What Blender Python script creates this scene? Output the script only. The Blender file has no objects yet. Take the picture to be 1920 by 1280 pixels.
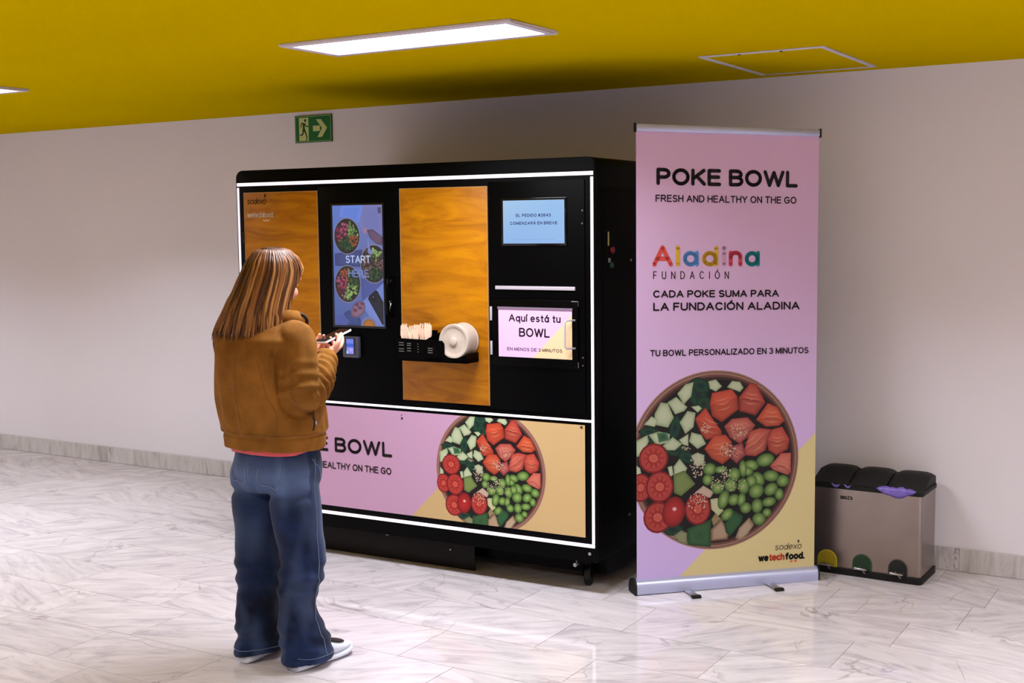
import bpy, bmesh, math, random
from mathutils import Vector, Matrix, noise
from mathutils.bvhtree import BVHTree
random.seed(7)
S = bpy.context.scene
COL = S.collection

# ------------------------------------------------------------------ camera
cam_d = bpy.data.cameras.new('camera'); cam = bpy.data.objects.new('camera', cam_d); COL.objects.link(cam)
rt = Vector((0.8564731702692953, 0.5160698636199729, -0.011207340100371176))
up = Vector((-0.03860854333729801, 0.08569558137937143, 0.9955730248020098))
fw = Vector((-0.5147456546589148, 0.8522488857108081, -0.09332067195670585))
Rm = Matrix((rt, up, -fw)).transposed().to_4x4()
cam.matrix_world = Matrix.Translation((0, 0, 1.62)) @ Rm
cam_d.sensor_width = 36; cam_d.lens = 2322.3 * 36 / 1920; cam_d.clip_start = 0.05
S.camera = cam
# ------------------------------------------------------------------ light
W = bpy.data.worlds.new('world'); S.world = W; W.use_nodes = True
W.node_tree.nodes['Background'].inputs[0].default_value = (0.9, 0.85, 1, 1)
W.node_tree.nodes['Background'].inputs[1].default_value = 0.05
S.view_settings.view_transform = 'Standard'; S.view_settings.look = 'None'
S.view_settings.gamma = 1; S.view_settings.use_curve_mapping = False
S.view_settings.exposure = 0.0
LAMP_W = 39.5          # watts of each ceiling panel
LAMP_SPREAD = 134.0    # degrees, prismatic low-glare diffuser
LAMP_COL = (0.86, 0.91, 0.99)
DIFF_EMIT = 5.0

# ------------------------------------------------------------------ helpers
def lin(c):
    c = c / 255.0
    return c / 12.92 if c <= 0.04045 else ((c + 0.055) / 1.055) ** 2.4
def rgb(r, g, b): return (lin(r), lin(g), lin(b), 1.0)

def mat(name, col, rough=0.5, metal=0.0, spec=0.5, coat=0.0, emit=None, estr=0.0, noise_amt=0.0, noise_scale=20, bump=0.0, bump_scale=200):
    m = bpy.data.materials.new(name); m.use_nodes = True; nt = m.node_tree
    b = nt.nodes['Principled BSDF']
    b.inputs['Base Color'].default_value = col
    b.inputs['Roughness'].default_value = rough; b.inputs['Metallic'].default_value = metal
    b.inputs['Specular IOR Level'].default_value = spec; b.inputs['Coat Weight'].default_value = coat
    if emit: b.inputs['Emission Color'].default_value = emit; b.inputs['Emission Strength'].default_value = estr
    if noise_amt or bump:
        tc = nt.nodes.new('ShaderNodeTexCoord')
    if noise_amt:
        n = nt.nodes.new('ShaderNodeTexNoise'); n.inputs['Scale'].default_value = noise_scale; n.inputs['Detail'].default_value = 5
        nt.links.new(tc.outputs['Object'], n.inputs['Vector'])
        r = nt.nodes.new('ShaderNodeMapRange'); r.inputs[1].default_value = 0.3; r.inputs[2].default_value = 0.7
        r.inputs[3].default_value = 1 - noise_amt; r.inputs[4].default_value = 1 + noise_amt
        nt.links.new(n.outputs['Fac'], r.inputs[0])
        mx = nt.nodes.new('ShaderNodeVectorMath'); mx.operation = 'SCALE'; mx.inputs[0].default_value = col[:3]
        nt.links.new(r.outputs[0], mx.inputs['Scale']); nt.links.new(mx.outputs[0], b.inputs['Base Color'])
    if bump:
        n2 = nt.nodes.new('ShaderNodeTexNoise'); n2.inputs['Scale'].default_value = bump_scale; n2.inputs['Detail'].default_value = 4
        nt.links.new(tc.outputs['Object'], n2.inputs['Vector'])
        bp = nt.nodes.new('ShaderNodeBump'); bp.inputs['Strength'].default_value = bump; bp.inputs['Distance'].default_value = 0.002
        nt.links.new(n2.outputs['Fac'], bp.inputs['Height']); nt.links.new(bp.outputs[0], b.inputs['Normal'])
    return m

def attr_mat(name, rough=0.5, emit=0.0, spec=0.5, bump=0.0, aniso=0.0):
    """material whose print colours come from the mesh's 'col' attribute"""
    m = bpy.data.materials.new(name); m.use_nodes = True; nt = m.node_tree; b = nt.nodes['Principled BSDF']
    a = nt.nodes.new('ShaderNodeAttribute'); a.attribute_name = 'col'
    b.inputs['Roughness'].default_value = rough; b.inputs['Specular IOR Level'].default_value = spec
    if emit:
        b.inputs['Base Color'].default_value = (0.01, 0.01, 0.01, 1)
        nt.links.new(a.outputs['Color'], b.inputs['Emission Color']); b.inputs['Emission Strength'].default_value = emit
    else:
        nt.links.new(a.outputs['Color'], b.inputs['Base Color'])
    if aniso: b.inputs['Anisotropic'].default_value = aniso
    return m

def link(o, parent=None):
    COL.objects.link(o)
    if parent is not None: o.parent = parent
    return o
def obj(name, bm, m, parent=None, smooth=False, bevel=0.0, auto=None, segs=2):
    me = bpy.data.meshes.new(name)
    if bevel > 0:
        bmesh.ops.remove_doubles(bm, verts=bm.verts, dist=1e-6)
        ed = [e for e in bm.edges if len(e.link_faces) == 2 and e.calc_face_angle(0) > 0.6]
        if ed: bmesh.ops.bevel(bm, geom=ed, offset=bevel, segments=segs, affect='EDGES', profile=0.5, clamp_overlap=True)
    bmesh.ops.recalc_face_normals(bm, faces=bm.faces)
    bm.to_mesh(me); bm.free()
    for x in (m if isinstance(m, (list, tuple)) else [m]): me.materials.append(x)
    if smooth or auto is not None or bevel > 0:
        me.polygons.foreach_set('use_smooth', [True] * len(me.polygons))
        try: me.set_sharp_from_angle(angle=math.radians(auto if auto is not None else (35 if bevel > 0 else 180)))
        except Exception: pass
    return link(bpy.data.objects.new(name, me), parent)
def pieces(name, bm, m, parent, **kw):
    """every separate shell of bm becomes an object of its own"""
    bm.verts.index_update(); isl = []; seen = set()
    for v in bm.verts:
        if v in seen: continue
        st = [v]; seen.add(v); grp = []
        while st:
            q = st.pop(); grp.append(q)
            for e in q.link_edges:
                w = e.other_vert(q)
                if w not in seen: seen.add(w); st.append(w)
        isl.append(grp)
    outs = []
    for grp in isl:
        b = bmesh.new(); mp = {v: b.verts.new(v.co) for v in grp}; fs = {f for v in grp for f in v.link_faces}
        for f in fs: b.faces.new([mp[v] for v in f.verts])
        outs.append(obj(name, b, m, parent, **kw))
    bm.free(); return outs
def empty(name, loc, rz=0.0, parent=None):
    o = bpy.data.objects.new(name, None); o.empty_display_size = 0.1
    o.location = loc; o.rotation_euler = (0, 0, rz); return link(o, parent)
def tag(o, label=None, cat=None, group=None, kind=None):
    if label: o['label'] = label
    if cat: o['category'] = cat
    if group: o['group'] = group
    if kind: o['kind'] = kind
    return o
def NB(): return bmesh.new()
def box(bm, x0, x1, y0, y1, z0, z1, mi=0):
    v = [bm.verts.new(p) for p in ((x0,y0,z0),(x1,y0,z0),(x1,y1,z0),(x0,y1,z0),(x0,y0,z1),(x1,y0,z1),(x1,y1,z1),(x0,y1,z1))]
    for f in ((0,3,2,1),(4,5,6,7),(0,1,5,4),(1,2,6,5),(2,3,7,6),(3,0,4,7)):
        bm.faces.new([v[i] for i in f]).material_index = mi
    return v
def frame_of(d):
    d = d.normalized(); u = Vector((0,0,1)) if abs(d.z) < 0.9 else Vector((1,0,0))
    a = d.cross(u).normalized(); return a, a.cross(d).normalized()
def tube(bm, pts, rad, seg=8, cap=True, flat=1.0, mi=0, upv=None):
    """closed tube along pts; rad = number or list; flat squeezes the second axis"""
    pts = [Vector(p) for p in pts]; n = len(pts)
    if not isinstance(rad, (list, tuple)): rad = [rad] * n
    rings = []; a = None
    for i, p in enumerate(pts):
        d = (pts[min(i+1, n-1)] - pts[max(i-1, 0)])
        if d.length < 1e-9: d = Vector((0,0,1))
        d.normalize()
        if a is None:
            if upv is not None: a = d.cross(Vector(upv)).normalized()
            else: a, _ = frame_of(d)
        else:
            a = (a - d * a.dot(d)); a.normalize()
        b = d.cross(a).normalized()
        r = rad[i]; r1, r2 = (r if isinstance(r, tuple) else (r, r * flat))
        rings.append([bm.verts.new(p + a * (math.cos(2*math.pi*k/seg) * r1) + b * (math.sin(2*math.pi*k/seg) * r2)) for k in range(seg)])
    for i in range(n-1):
        for k in range(seg):
            bm.faces.new((rings[i][k], rings[i][(k+1)%seg], rings[i+1][(k+1)%seg], rings[i+1][k])).material_index = mi
    if cap:
        bm.faces.new(rings[0][::-1]).material_index = mi; bm.faces.new(rings[-1]).material_index = mi
    return rings
def loft(bm, rings, cap=True):
    """rings: list of lists of points, same count"""
    R = [[bm.verts.new(p) for p in r] for r in rings]; n = len(R[0])
    for i in range(len(R)-1):
        for k in range(n):
            bm.faces.new((R[i][k], R[i][(k+1)%n], R[i+1][(k+1)%n], R[i+1][k]))
    if cap: bm.faces.new(R[0][::-1]); bm.faces.new(R[-1])
    return R
def ering(cx, cy, z, rx, ry, seg=32, yaw=0.0, p=2.0, tilt=0.0):
    out = []
    for k in range(seg):
        t = 2*math.pi*k/seg; c, s = math.cos(t), math.sin(t)
        x = math.copysign(abs(c)**(2/p), c) * rx; y = math.copysign(abs(s)**(2/p), s) * ry
        out.append((cx + x*math.cos(yaw) - y*math.sin(yaw), cy + x*math.sin(yaw) + y*math.cos(yaw), z + tilt*y))
    return out
def ellipsoid(bm, c, r, rot=None, seg=16, rings=10):
    M = Matrix.Translation(c) @ (rot.to_4x4() if rot is not None else Matrix()) @ Matrix.Diagonal((r[0], r[1], r[2], 1))
    bmesh.ops.create_uvsphere(bm, u_segments=seg, v_segments=rings, radius=1, matrix=M)
def cyl(bm, c, axis, r, h, seg=24, r2=None):
    axis = Vector(axis).normalized(); c = Vector(c)
    tube(bm, [c - axis*h/2, c + axis*h/2], [r, r2 if r2 is not None else r], seg)
def lathe(bm, prof, origin, axis, seg=40):
    """closed profile list of (r, h) revolved about axis"""
    axis = Vector(axis).normalized(); a, b = frame_of(axis); o = Vector(origin); R = []
    for k in range(seg):
        t = 2*math.pi*k/seg; d = a*math.cos(t) + b*math.sin(t)
        R.append([bm.verts.new(o + d*max(r, 0.0003) + axis*h) for r, h in prof])
    m = len(prof)
    for k in range(seg):
        q = R[(k+1)%seg]; w = R[k]
        for i in range(m): bm.faces.new((w[i], q[i], q[(i+1)%m], w[(i+1)%m]))
def remesh(bm, voxel, smooth_it=4, fac=0.5):
    """fuse overlapping closed shells into one continuous surface"""
    me = bpy.data.meshes.new('tmp'); bm.to_mesh(me); bm.free()
    o = bpy.data.objects.new('tmp', me); COL.objects.link(o)
    md = o.modifiers.new('r', 'REMESH'); md.mode = 'VOXEL'; md.voxel_size = voxel
    if smooth_it:
        sm = o.modifiers.new('s', 'SMOOTH'); sm.factor = fac; sm.iterations = smooth_it
    dg = bpy.context.evaluated_depsgraph_get(); dg.update()
    me2 = bpy.data.meshes.new_from_object(o.evaluated_get(dg))
    bpy.data.objects.remove(o); bpy.data.meshes.remove(me)
    b2 = bmesh.new(); b2.from_mesh(me2); bpy.data.meshes.remove(me2)
    return b2

# ---- stroke lettering: plain grotesque capitals and a few small letters, drawn as thick lines
def _arc(cx, cy, rx, ry, a0, a1, n=12):
    return [(cx+rx*math.cos(math.radians(a0+(a1-a0)*i/n)), cy+ry*math.sin(math.radians(a0+(a1-a0)*i/n))) for i in range(n+1)]
_X = .70
GL = {
 'A': (.70, [[(0,0),(.35,1),(.70,0)], [(.13,.34),(.57,.34)]]),
 'B': (.60, [[(0,0),(0,1),(.34,1)]+_arc(.34,.765,.22,.235,90,-90,8)+[(0,.53)], [(.34,.53)]+_arc(.36,.265,.24,.265,90,-90,8)+[(0,0)]]),
 'C': (.68, [_arc(.35,.5,.35,.5,42,318,18)]),
 'D': (.64, [[(0,0),(0,1),(.26,1)]+_arc(.26,.5,.38,.5,90,-90,12)+[(0,0)]]),
 'E': (.54, [[(.54,1),(0,1),(0,0),(.55,0)], [(0,.53),(.50,.53)]]),
 'F': (.50, [[(.50,1),(0,1),(0,0)], [(0,.50),(.44,.50)]]),
 'G': (.70, [_arc(.36,.5,.36,.5,45,325,18)+[(.68,.20),(.68,.48),(.38,.48)]]),
 'H': (.60, [[(0,0),(0,1)], [(.60,0),(.60,1)], [(0,.53),(.60,.53)]]),
 'I': (.001, [[(0,0),(0,1)]]),
 'K': (.60, [[(0,0),(0,1)], [(.58,1),(0,.38)], [(.20,.58),(.60,0)]]),
 'L': (.48, [[(0,1),(0,0),(.48,0)]]),
 'M': (.70, [[(0,0),(0,1),(.35,.06),(.70,1),(.70,0)]]),
 'N': (.60, [[(0,0),(0,1),(.60,0),(.60,1)]]),
 'O': (.74, [_arc(.37,.5,.37,.5,0,360,24)]),
 'P': (.56, [[(0,0),(0,1),(.32,1)]+_arc(.32,.73,.24,.27,90,-90,8)+[(0,.46)]]),
 'R': (.62, [[(0,0),(0,1),(.34,1)]+_arc(.34,.74,.24,.26,90,-90,8)+[(0,.48)], [(.32,.48),(.62,0)]]),
 'S': (.56, [_arc(.28,.75,.25,.25,30,270,10)+_arc(.28,.25,.28,.25,90,-150,10)]),
 'T': (.60, [[(0,1),(.60,1)], [(.30,1),(.30,0)]]),
 'U': (.60, [[(0,1),(0,.32)]+_arc(.30,.31,.30,.31,180,360,10)+[(.60,1)]]),
 'V': (.66, [[(0,1),(.33,0),(.66,1)]]),
 'W': (.96, [[(0,1),(.24,0),(.48,.96),(.72,0),(.96,1)]]),
 'Y': (.64, [[(0,1),(.32,.44),(.64,1)], [(.32,.44),(.32,0)]]),
 'Z': (.58, [[(.02,1),(.56,1),(0,0),(.58,0)]]),
 '3': (.50, [_arc(.24,.76,.23,.24,150,-80,9)+_arc(.24,.27,.26,.27,85,-150,10)]),
 '2': (.50, [_arc(.25,.74,.24,.26,160,-20,9)+[(.02,0),(.52,0)]]),
 '6': (.52, [_arc(.30,.60,.30,.40,60,180,8)+_arc(.27,.30,.26,.30,180,540,16)]),
 '4': (.54, [[(.40,0),(.40,1),(0,.30),(.54,.30)]]),
 '#': (.60, [[(.12,0),(.24,1)], [(.36,0),(.48,1)], [(0,.34),(.56,.34)], [(.04,.68),(.60,.68)]]),
 'a': (.46, [_arc(.22,.34,.22,.34,0,360,16), [(.46,.70),(.46,0)]]),
 'c': (.44, [_arc(.24,.35,.24,.35,45,315,12)]),
 'd': (.46, [_arc(.22,.34,.22,.34,0,360,16), [(.46,1),(.46,0)]]),
 'e': (.46, [[(0,.36),(.46,.36)]+_arc(.23,.35,.23,.35,0,310,14)]),
 'f': (.30, [_arc(.26,.80,.13,.20,70,180,5)+[(.13,0)], [(0,.66),(.28,.66)]]),
 'h': (.42, [[(0,1),(0,0)], [(0,.40)]+_arc(.21,.46,.21,.24,180,0,8)+[(.42,0)]]),
 'i': (.001, [[(0,.70),(0,0)], [(0,.96),(0,.98)]]),
 'l': (.001, [[(0,1),(0,0)]]),
 'n': (.42, [[(0,.70),(0,0)], [(0,.40)]+_arc(.21,.46,.21,.24,180,0,8)+[(.42,0)]]),
 'o': (.48, [_arc(.24,.35,.24,.35,0,360,16)]),
 'q': (.46, [_arc(.22,.34,.22,.34,0,360,16), [(.46,.70),(.46,-.28)]]),
 's': (.40, [_arc(.20,.52,.18,.17,40,270,7)+_arc(.20,.18,.20,.17,90,-140,7)]),
 't': (.26, [[(.12,.92),(.12,.12)]+_arc(.24,.12,.12,.12,180,280,4), [(0,.68),(.27,.68)]]),
 'u': (.42, [[(0,.70),(0,.25)]+_arc(.21,.24,.21,.24,180,360,8)+[(.42,.70),(.42,0)]]),
 'w': (.70, [[(0,.70),(.17,0),(.35,.66),(.53,0),(.70,.70)]]),
 'x': (.42, [[(0,.70),(.42,0)], [(.42,.70),(0,0)]]),
 '.': (.001, [[(0,0),(0,.02)]]),
}
_ac = lambda x: [(x-.02, 1.12), (x+.12, 1.32)]
GL['Ó'] = (.74, GL['O'][1]+[_ac(.34)]); GL['Á'] = (.70, GL['A'][1]+[_ac(.33)])
GL['á'] = (.46, GL['a'][1]+[[(.20,.84),(.32,1.02)]]); GL['í'] = (.001, [[(0,.70),(0,0)], [(-.02,.86),(.10,1.04)]])

# ---- flat print: coloured outlines stacked in order on a plane (x, z), facing -y
PSTEP = 6e-6
class Print:
    def __init__(self): self.V = []; self.F = []; self.C = []; self.n = 0
    def poly(self, pts, col, inner=None, hl=None):
        """fan with optional lighter inner ring"""
        y = -PSTEP * self.n; self.n += 1
        cx = sum(p[0] for p in pts)/len(pts); cy = sum(p[1] for p in pts)/len(pts)
        if inner is None:
            b = len(self.V); self.V += [(p[0], y, p[1]) for p in pts]; self.C += [col]*len(pts)
            self.V.append((cx, y, cy)); self.C.append(col); n = len(pts)
            for i in range(n): self.F.append((b+i, b+(i+1)%n, b+n))
        else:
            n = len(pts); b = len(self.V)
            self.V += [(p[0], y, p[1]) for p in pts]; self.C += [col]*n
            k = 0.62
            self.V += [(cx+(p[0]-cx)*k, y, cy+(p[1]-cy)*k) for p in pts]; self.C += [inner]*n
            self.V.append((cx, y, cy)); self.C.append(hl or inner)
            for i in range(n):
                j = (i+1) % n
                self.F.append((b+i, b+j, b+n+j, b+n+i)); self.F.append((b+n+i, b+n+j, b+2*n))
    def grad(self, quad, cols):
        y = -PSTEP * self.n; self.n += 1; b = len(self.V)
        self.V += [(p[0], y, p[1]) for p in quad]; self.C += cols; self.F.append(tuple(range(b, b+len(quad))))
    def text(self, body, x, z, w, h, col, wt=.13, gap=.26, shear=0.0, space=.34):
        """strokes fitted to the width w and cap height h, baseline left at x, z; wt = weight / cap height"""
        adv = 0; items = []
        for ch in body:
            if ch == ' ': adv += space; continue
            gw, st = GL[ch]; items.append((adv, st)); adv += gw + gap
        tot = adv - gap
        sx = (w - wt*h)/tot; sy = h*(1-wt); r = wt*h/2; self.n += 1; y = -PSTEP*self.n
        for ax, st in items:
            for line in st:
                p = [(x+r+(ax+a+b*shear)*sx, z+r+b*sy) for a, b in line]
                for i in range(len(p)-1):
                    (x0, z0), (x1, z1) = p[i], p[i+1]; dx, dz = x1-x0, z1-z0; L = math.hypot(dx, dz) or 1e-6; nx, nz = -dz/L*r, dx/L*r
                    b0 = len(self.V); self.V += [(x0+nx, y, z0+nz), (x1+nx, y, z1+nz), (x1-nx, y, z1-nz), (x0-nx, y, z0-nz)]; self.C += [col]*4; self.F.append((b0, b0+1, b0+2, b0+3))
                m = len(p)
                for i, (a, b) in enumerate(p):
                    if True:
                        b0 = len(self.V); k = 8
                        self.V += [(a+r*math.cos(2*math.pi*q/k+.39), y, b+r*math.sin(2*math.pi*q/k+.39)) for q in range(k)]; self.C += [col]*k; self.F.append(tuple(range(b0, b0+k)))
    def build(self, name, m, parent, y0, clip=None, warp=None):
        bm = bmesh.new(); cl = bm.verts.layers.float_color.new('col')
        vs = []
        for p, c in zip(self.V, self.C):
            v = bm.verts.new((p[0], p[1]+y0, p[2])); v[cl] = c; vs.append(v)
        for f in self.F:
            try: bm.faces.new([vs[i] for i in f])
            except ValueError: pass
        if clip:
            x0, x1, z0, z1 = clip
            for co, no in (((x0,0,0),(-1,0,0)),((x1,0,0),(1,0,0)),((0,0,z0),(0,0,-1)),((0,0,z1),(0,0,1))):
                bmesh.ops.bisect_plane(bm, geom=bm.verts[:]+bm.edges[:]+bm.faces[:], plane_co=co, plane_no=no, clear_outer=True, dist=1e-7)
        if warp:
            for v in bm.verts: v.co = warp(v.co)
        for f in bm.faces:
            f.normal_update()
            if f.normal.y > 0: f.normal_flip()
        me = bpy.data.meshes.new(name); bm.to_mesh(me); bm.free(); me.materials.append(m)
        return link(bpy.data.objects.new(name, me), parent)

def blob(cx, cy, rx, ry, rot=0.0, n=14, irr=0.0, p=2.0, seed=0):
    rr = random.Random(seed*977+int(cx*1e4)+int(cy*1e4)*31); out = []
    for k in range(n):
        t = 2*math.pi*k/n; c, s = math.cos(t), math.sin(t); q = 1 + rr.uniform(-irr, irr)
        x = math.copysign(abs(c)**(2/p), c)*rx*q; y = math.copysign(abs(s)**(2/p), s)*ry*q
        out.append((cx + x*math.cos(rot) - y*math.sin(rot), cy + x*math.sin(rot) + y*math.cos(rot)))
    return out

def bowl_picture(P, cx, cz, r):
    """printed photograph of a bowl of diced salmon, cucumber, tomato and green beans"""
    X = lambda u: cx + (u-438)/422*r
    Z = lambda v: cz + (538-v)/442*r
    s = r/430.0
    def pl(pts, c, i=None, h=None): P.poly([(X(a), Z(b)) for a, b in pts], c, i, h)
    def bl(u, v, a, b, rot, c, i=None, h=None, irr=0.0, p=2.0, n=16): P.poly(blob(X(u), Z(v), a*s, b*s, -math.radians(rot), n, irr, p), c, i, h)
    ring = lambda k: [(cx+math.cos(t*math.pi/36)*r*k, cz+math.sin(t*math.pi/36)*r*k) for t in range(72)]
    P.poly(ring(1.0), rgb(176,132,118)); P.poly(ring(0.985), rgb(120,78,66)); P.poly(ring(0.975), rgb(172,124,108))
    P.poly(ring(0.955), rgb(120,76,66)); P.poly(ring(0.93), rgb(70,40,38)); P.poly(ring(0.90), rgb(26,22,24))
    dk = rgb(14,44,34); dk2 = rgb(26,74,50); cu = rgb(150,172,128); cu2 = rgb(196,208,168); cu3 = rgb(206,214,182)
    # dark cucumber skins and leaves
    for a in ((350,215,75,50,60),(380,260,40,40,0),(160,420,90,26,5),(245,480,70,30,10),(240,370,30,60,10),(110,385,50,22,0),(300,520,50,26,20),(230,870,60,30,15),(170,420,50,30,-5),(365,170,50,36,20)):
        bl(*a, dk, dk2, rgb(20,30,48), irr=0.12)
    # cucumber chunks
    for pts in ([(250,205),(290,160),(330,150),(318,220),(282,258)], [(402,148),(440,140),(470,175),(440,200),(410,185)], [(495,180),(520,150),(560,155),(578,185),(560,205)],
                [(203,245),(245,220),(300,272),(285,290),(240,305)], [(140,300),(170,245),(205,250),(233,320),(205,368),(140,352)], [(88,350),(125,310),(160,330),(140,362)],
                [(262,345),(300,290),(340,300),(330,370),(290,402)], [(318,270),(355,265),(372,280),(350,300)], [(45,430),(105,400),(112,432),(75,500),(45,505)],
                [(110,400),(160,385),(215,400),(210,440),(150,452)], [(180,455),(228,415),(275,450),(240,480),(200,478)], [(258,430),(305,402),(305,462),(280,455)],
                [(308,440),(320,395),(370,410),(392,455),(350,478)], [(45,540),(70,560),(78,600),(45,600)], [(232,560),(262,522),(300,570),(285,600),(235,600)],
                [(318,510),(350,495),(385,510),(380,560),(340,560)], [(203,560),(225,555),(232,600),(215,610)]):
        pl(pts, cu, cu2, cu3)
    for pts in ([(150,390),(200,392),(212,430),(160,440)],):
        pl(pts, rgb(96,140,104), rgb(60,110,72), rgb(36,84,52))
    pl([(232,600),(285,580),(340,650),(270,706),(236,690)], rgb(96,118,58), rgb(126,146,78))
    pl([(340,690),(380,660),(432,695),(415,722),(350,712)], rgb(190,160,138), rgb(208,182,160))
    pl([(415,730),(450,725),(480,790),(455,815),(420,780)], rgb(190,190,136), rgb(208,206,160))
    # dark green bed, beige slices and skins at the bottom
    pl([(300,870),(420,830),(418,968),(302,950)], rgb(34,78,42), rgb(58,104,60), rgb(44,90,50))
    pl([(232,900),(270,875),(300,890),(298,948),(262,935)], rgb(110,118,80), rgb(150,152,108))
    pl([(418,880),(470,830),(512,905),(500,935),(418,938)], rgb(120,86,62), rgb(190,158,130))
    pl([(485,860),(530,790),(580,820),(575,850),(515,922),(492,900)], rgb(24,66,40), rgb(48,100,58))
    pl([(540,930),(560,880),(612,830),(636,870),(600,920),(560,948)], rgb(130,104,80), rgb(196,170,142))
    pl([(420,830),(440,800),(470,830),(430,865)], rgb(130,110,70), rgb(160,138,90))
    # tomatoes
    def tomato(u, v, a, b, rot=0, cut=True):
        bl(u, v, a, b, rot, rgb(130,14,20), rgb(176,26,30), rgb(200,44,38))
        if cut:
            bl(u, v, a*0.86, b*0.86, rot, rgb(196,66,58), rgb(172,34,34))
            for k in range(10):
                t = k*math.pi/5 + 0.3
                bl(u+math.cos(t)*a*0.55, v+math.sin(t)*b*0.55, a*0.13, b*0.09, math.degrees(t), rgb(206,92,60), rgb(196,60,44), n=8)
            bl(u, v, a*0.3, b*0.26, 20, rgb(226,110,84), rgb(214,84,66), n=10)
        else:
            bl(u+4, v-14, a*0.2, b*0.14, 0, rgb(216,110,110), rgb(240,190,190), n=10)
    tomato(72, 655, 55, 68); tomato(135, 515, 74, 72); tomato(165, 655, 70, 76); tomato(155, 805, 72, 76); tomato(233, 782, 58, 74, 10, False); tomato(352, 775, 66, 78)
    # salmon cubes
    sa = rgb(196,62,36); sb = rgb(226,92,58); sc_ = rgb(214,106,84)
    for pts, c, i in (([(552,235),(612,158),(645,170),(690,262),(640,325),(556,300)], rgb(176,50,40), rgb(206,84,66)),
                ([(408,262),(420,205),(520,188),(548,225),(556,290),(470,352),(420,320)], sa, rgb(222,84,48)),
                ([(640,345),(700,262),(750,285),(788,355),(760,380),(690,382)], sa, rgb(224,96,54)),
                ([(335,330),(388,275),(420,325),(470,395),(470,420),(392,436),(365,400)], sa, rgb(216,80,50)),
                ([(480,372),(520,335),(600,330),(640,372),(600,430),(560,462),(510,430)], rgb(186,70,64), rgb(214,110,96)),
                ([(580,500),(610,400),(660,385),(720,395),(690,500),(640,528),(585,520)], rgb(190,66,54), rgb(218,104,84)),
                ([(695,450),(720,395),(775,382),(815,450),(805,500),(745,528),(705,500)], rgb(190,60,48), rgb(214,90,68)),
                ([(382,480),(430,412),(490,412),(522,450),(515,530),(475,560),(420,530)], sa, rgb(222,92,54)),
                ([(520,470),(575,455),(590,520),(545,560),(512,530)], rgb(150,50,56), rgb(190,96,96)),
                ([(712,580),(770,515),(822,515),(822,615),(808,630),(730,600)], rgb(204,88,76), rgb(222,118,100))):
        pl(pts, rgb(120,26,20)); k = [(a*0.96+sum(p[0] for p in pts)/len(pts)*0.04, b*0.96+sum(p[1] for p in pts)/len(pts)*0.04) for a, b in pts]
        pl(k, c, i)
        h_ = len(k)//2; cc = (sum(p[0] for p in k)/len(k), sum(p[1] for p in k)/len(k))
        dkc = tuple(q*.66 for q in c[:3])+(1,); pl(k[h_:]+[k[0], cc], dkc, tuple(q*.80 for q in i[:3])+(1,))
        m = len(pts); ax, ay = sum(p[0] for p in pts)/m, sum(p[1] for p in pts)/m
        for q in (0.25, -0.1, -0.4):
            u0, v0 = pts[0]; u1, v1 = pts[m//2]
            du, dv = (u1-u0), (v1-v0); L = math.hypot(du, dv); nu, nv = -dv/L, du/L
            c0 = (ax+nu*L*q*0.5-du*0.28, ay+nv*L*q*0.5-dv*0.28); c1 = (ax+nu*L*q*0.5+du*0.28, ay+nv*L*q*0.5+dv*0.28)
            pl([c0, (ax+nu*(L*q*0.5+10), ay+nv*(L*q*0.5+10)), c1, (ax+nu*(L*q*0.5+5), ay+nv*(L*q*0.5+5))], rgb(232,138,104))
    # beans
    be = rgb(58,92,36); bi = rgb(112,150,66); bh = rgb(164,192,112)
    for a in ((620,570,38,26,10),(410,580,34,30,0),(400,632,26,28,0),(465,585,34,18,0),(600,600,30,22,10),(655,640,40,28,50),(620,650,30,30,0),(577,585,20,42,-5),(533,612,32,34,0),(690,547,48,32,-12),
              (720,628,42,28,8),(780,656,34,30,10),(515,665,36,32,30),(450,675,34,30,0),(580,672,30,40,-10),(645,700,40,36,-20),(720,695,38,30,-30),(762,722,24,30,0),(480,735,28,48,18),(532,738,32,28,-20),
              (570,740,22,34,8),(650,775,30,36,0),(710,758,38,24,-8),(592,782,30,28,0),(498,810,36,26,-40),(700,812,24,22,0),(660,842,36,32,10)):
        bl(*a, be, bi, bh)
    # sesame
    rr = random.Random(5)
    for (u, v, su, sv, n) in ((350,560,38,60,90),(490,600,28,34,36),(500,490,42,36,44),(390,375,24,24,22),(450,650,40,40,30),(352,740,52,52,46),(540,660,50,40,20),(550,400,50,40,24),(300,470,30,10,10)):
        for k in range(n):
            a = rr.uniform(0, 6.28); q = rr.random()**0.6
            P.n -= 1 if k % 10 else 0; bl(u+math.cos(a)*su*q, v+math.sin(a)*sv*q, rr.uniform(3.4, 5.5), 2.6, rr.uniform(0, 180), rgb(214,196,168) if rr.random() < .75 else rgb(232,220,200), n=5)

def tone_print(P, c0, k, ds):
    """scales the print colours: k darkens, ds greys"""
    for i in range(c0, len(P.C)):
        c = P.C[i]; g = .3*c[0]+.55*c[1]+.15*c[2]
        P.C[i] = tuple((c[j]*(1-ds)+g*ds)*k for j in range(3))+(1,)

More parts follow.
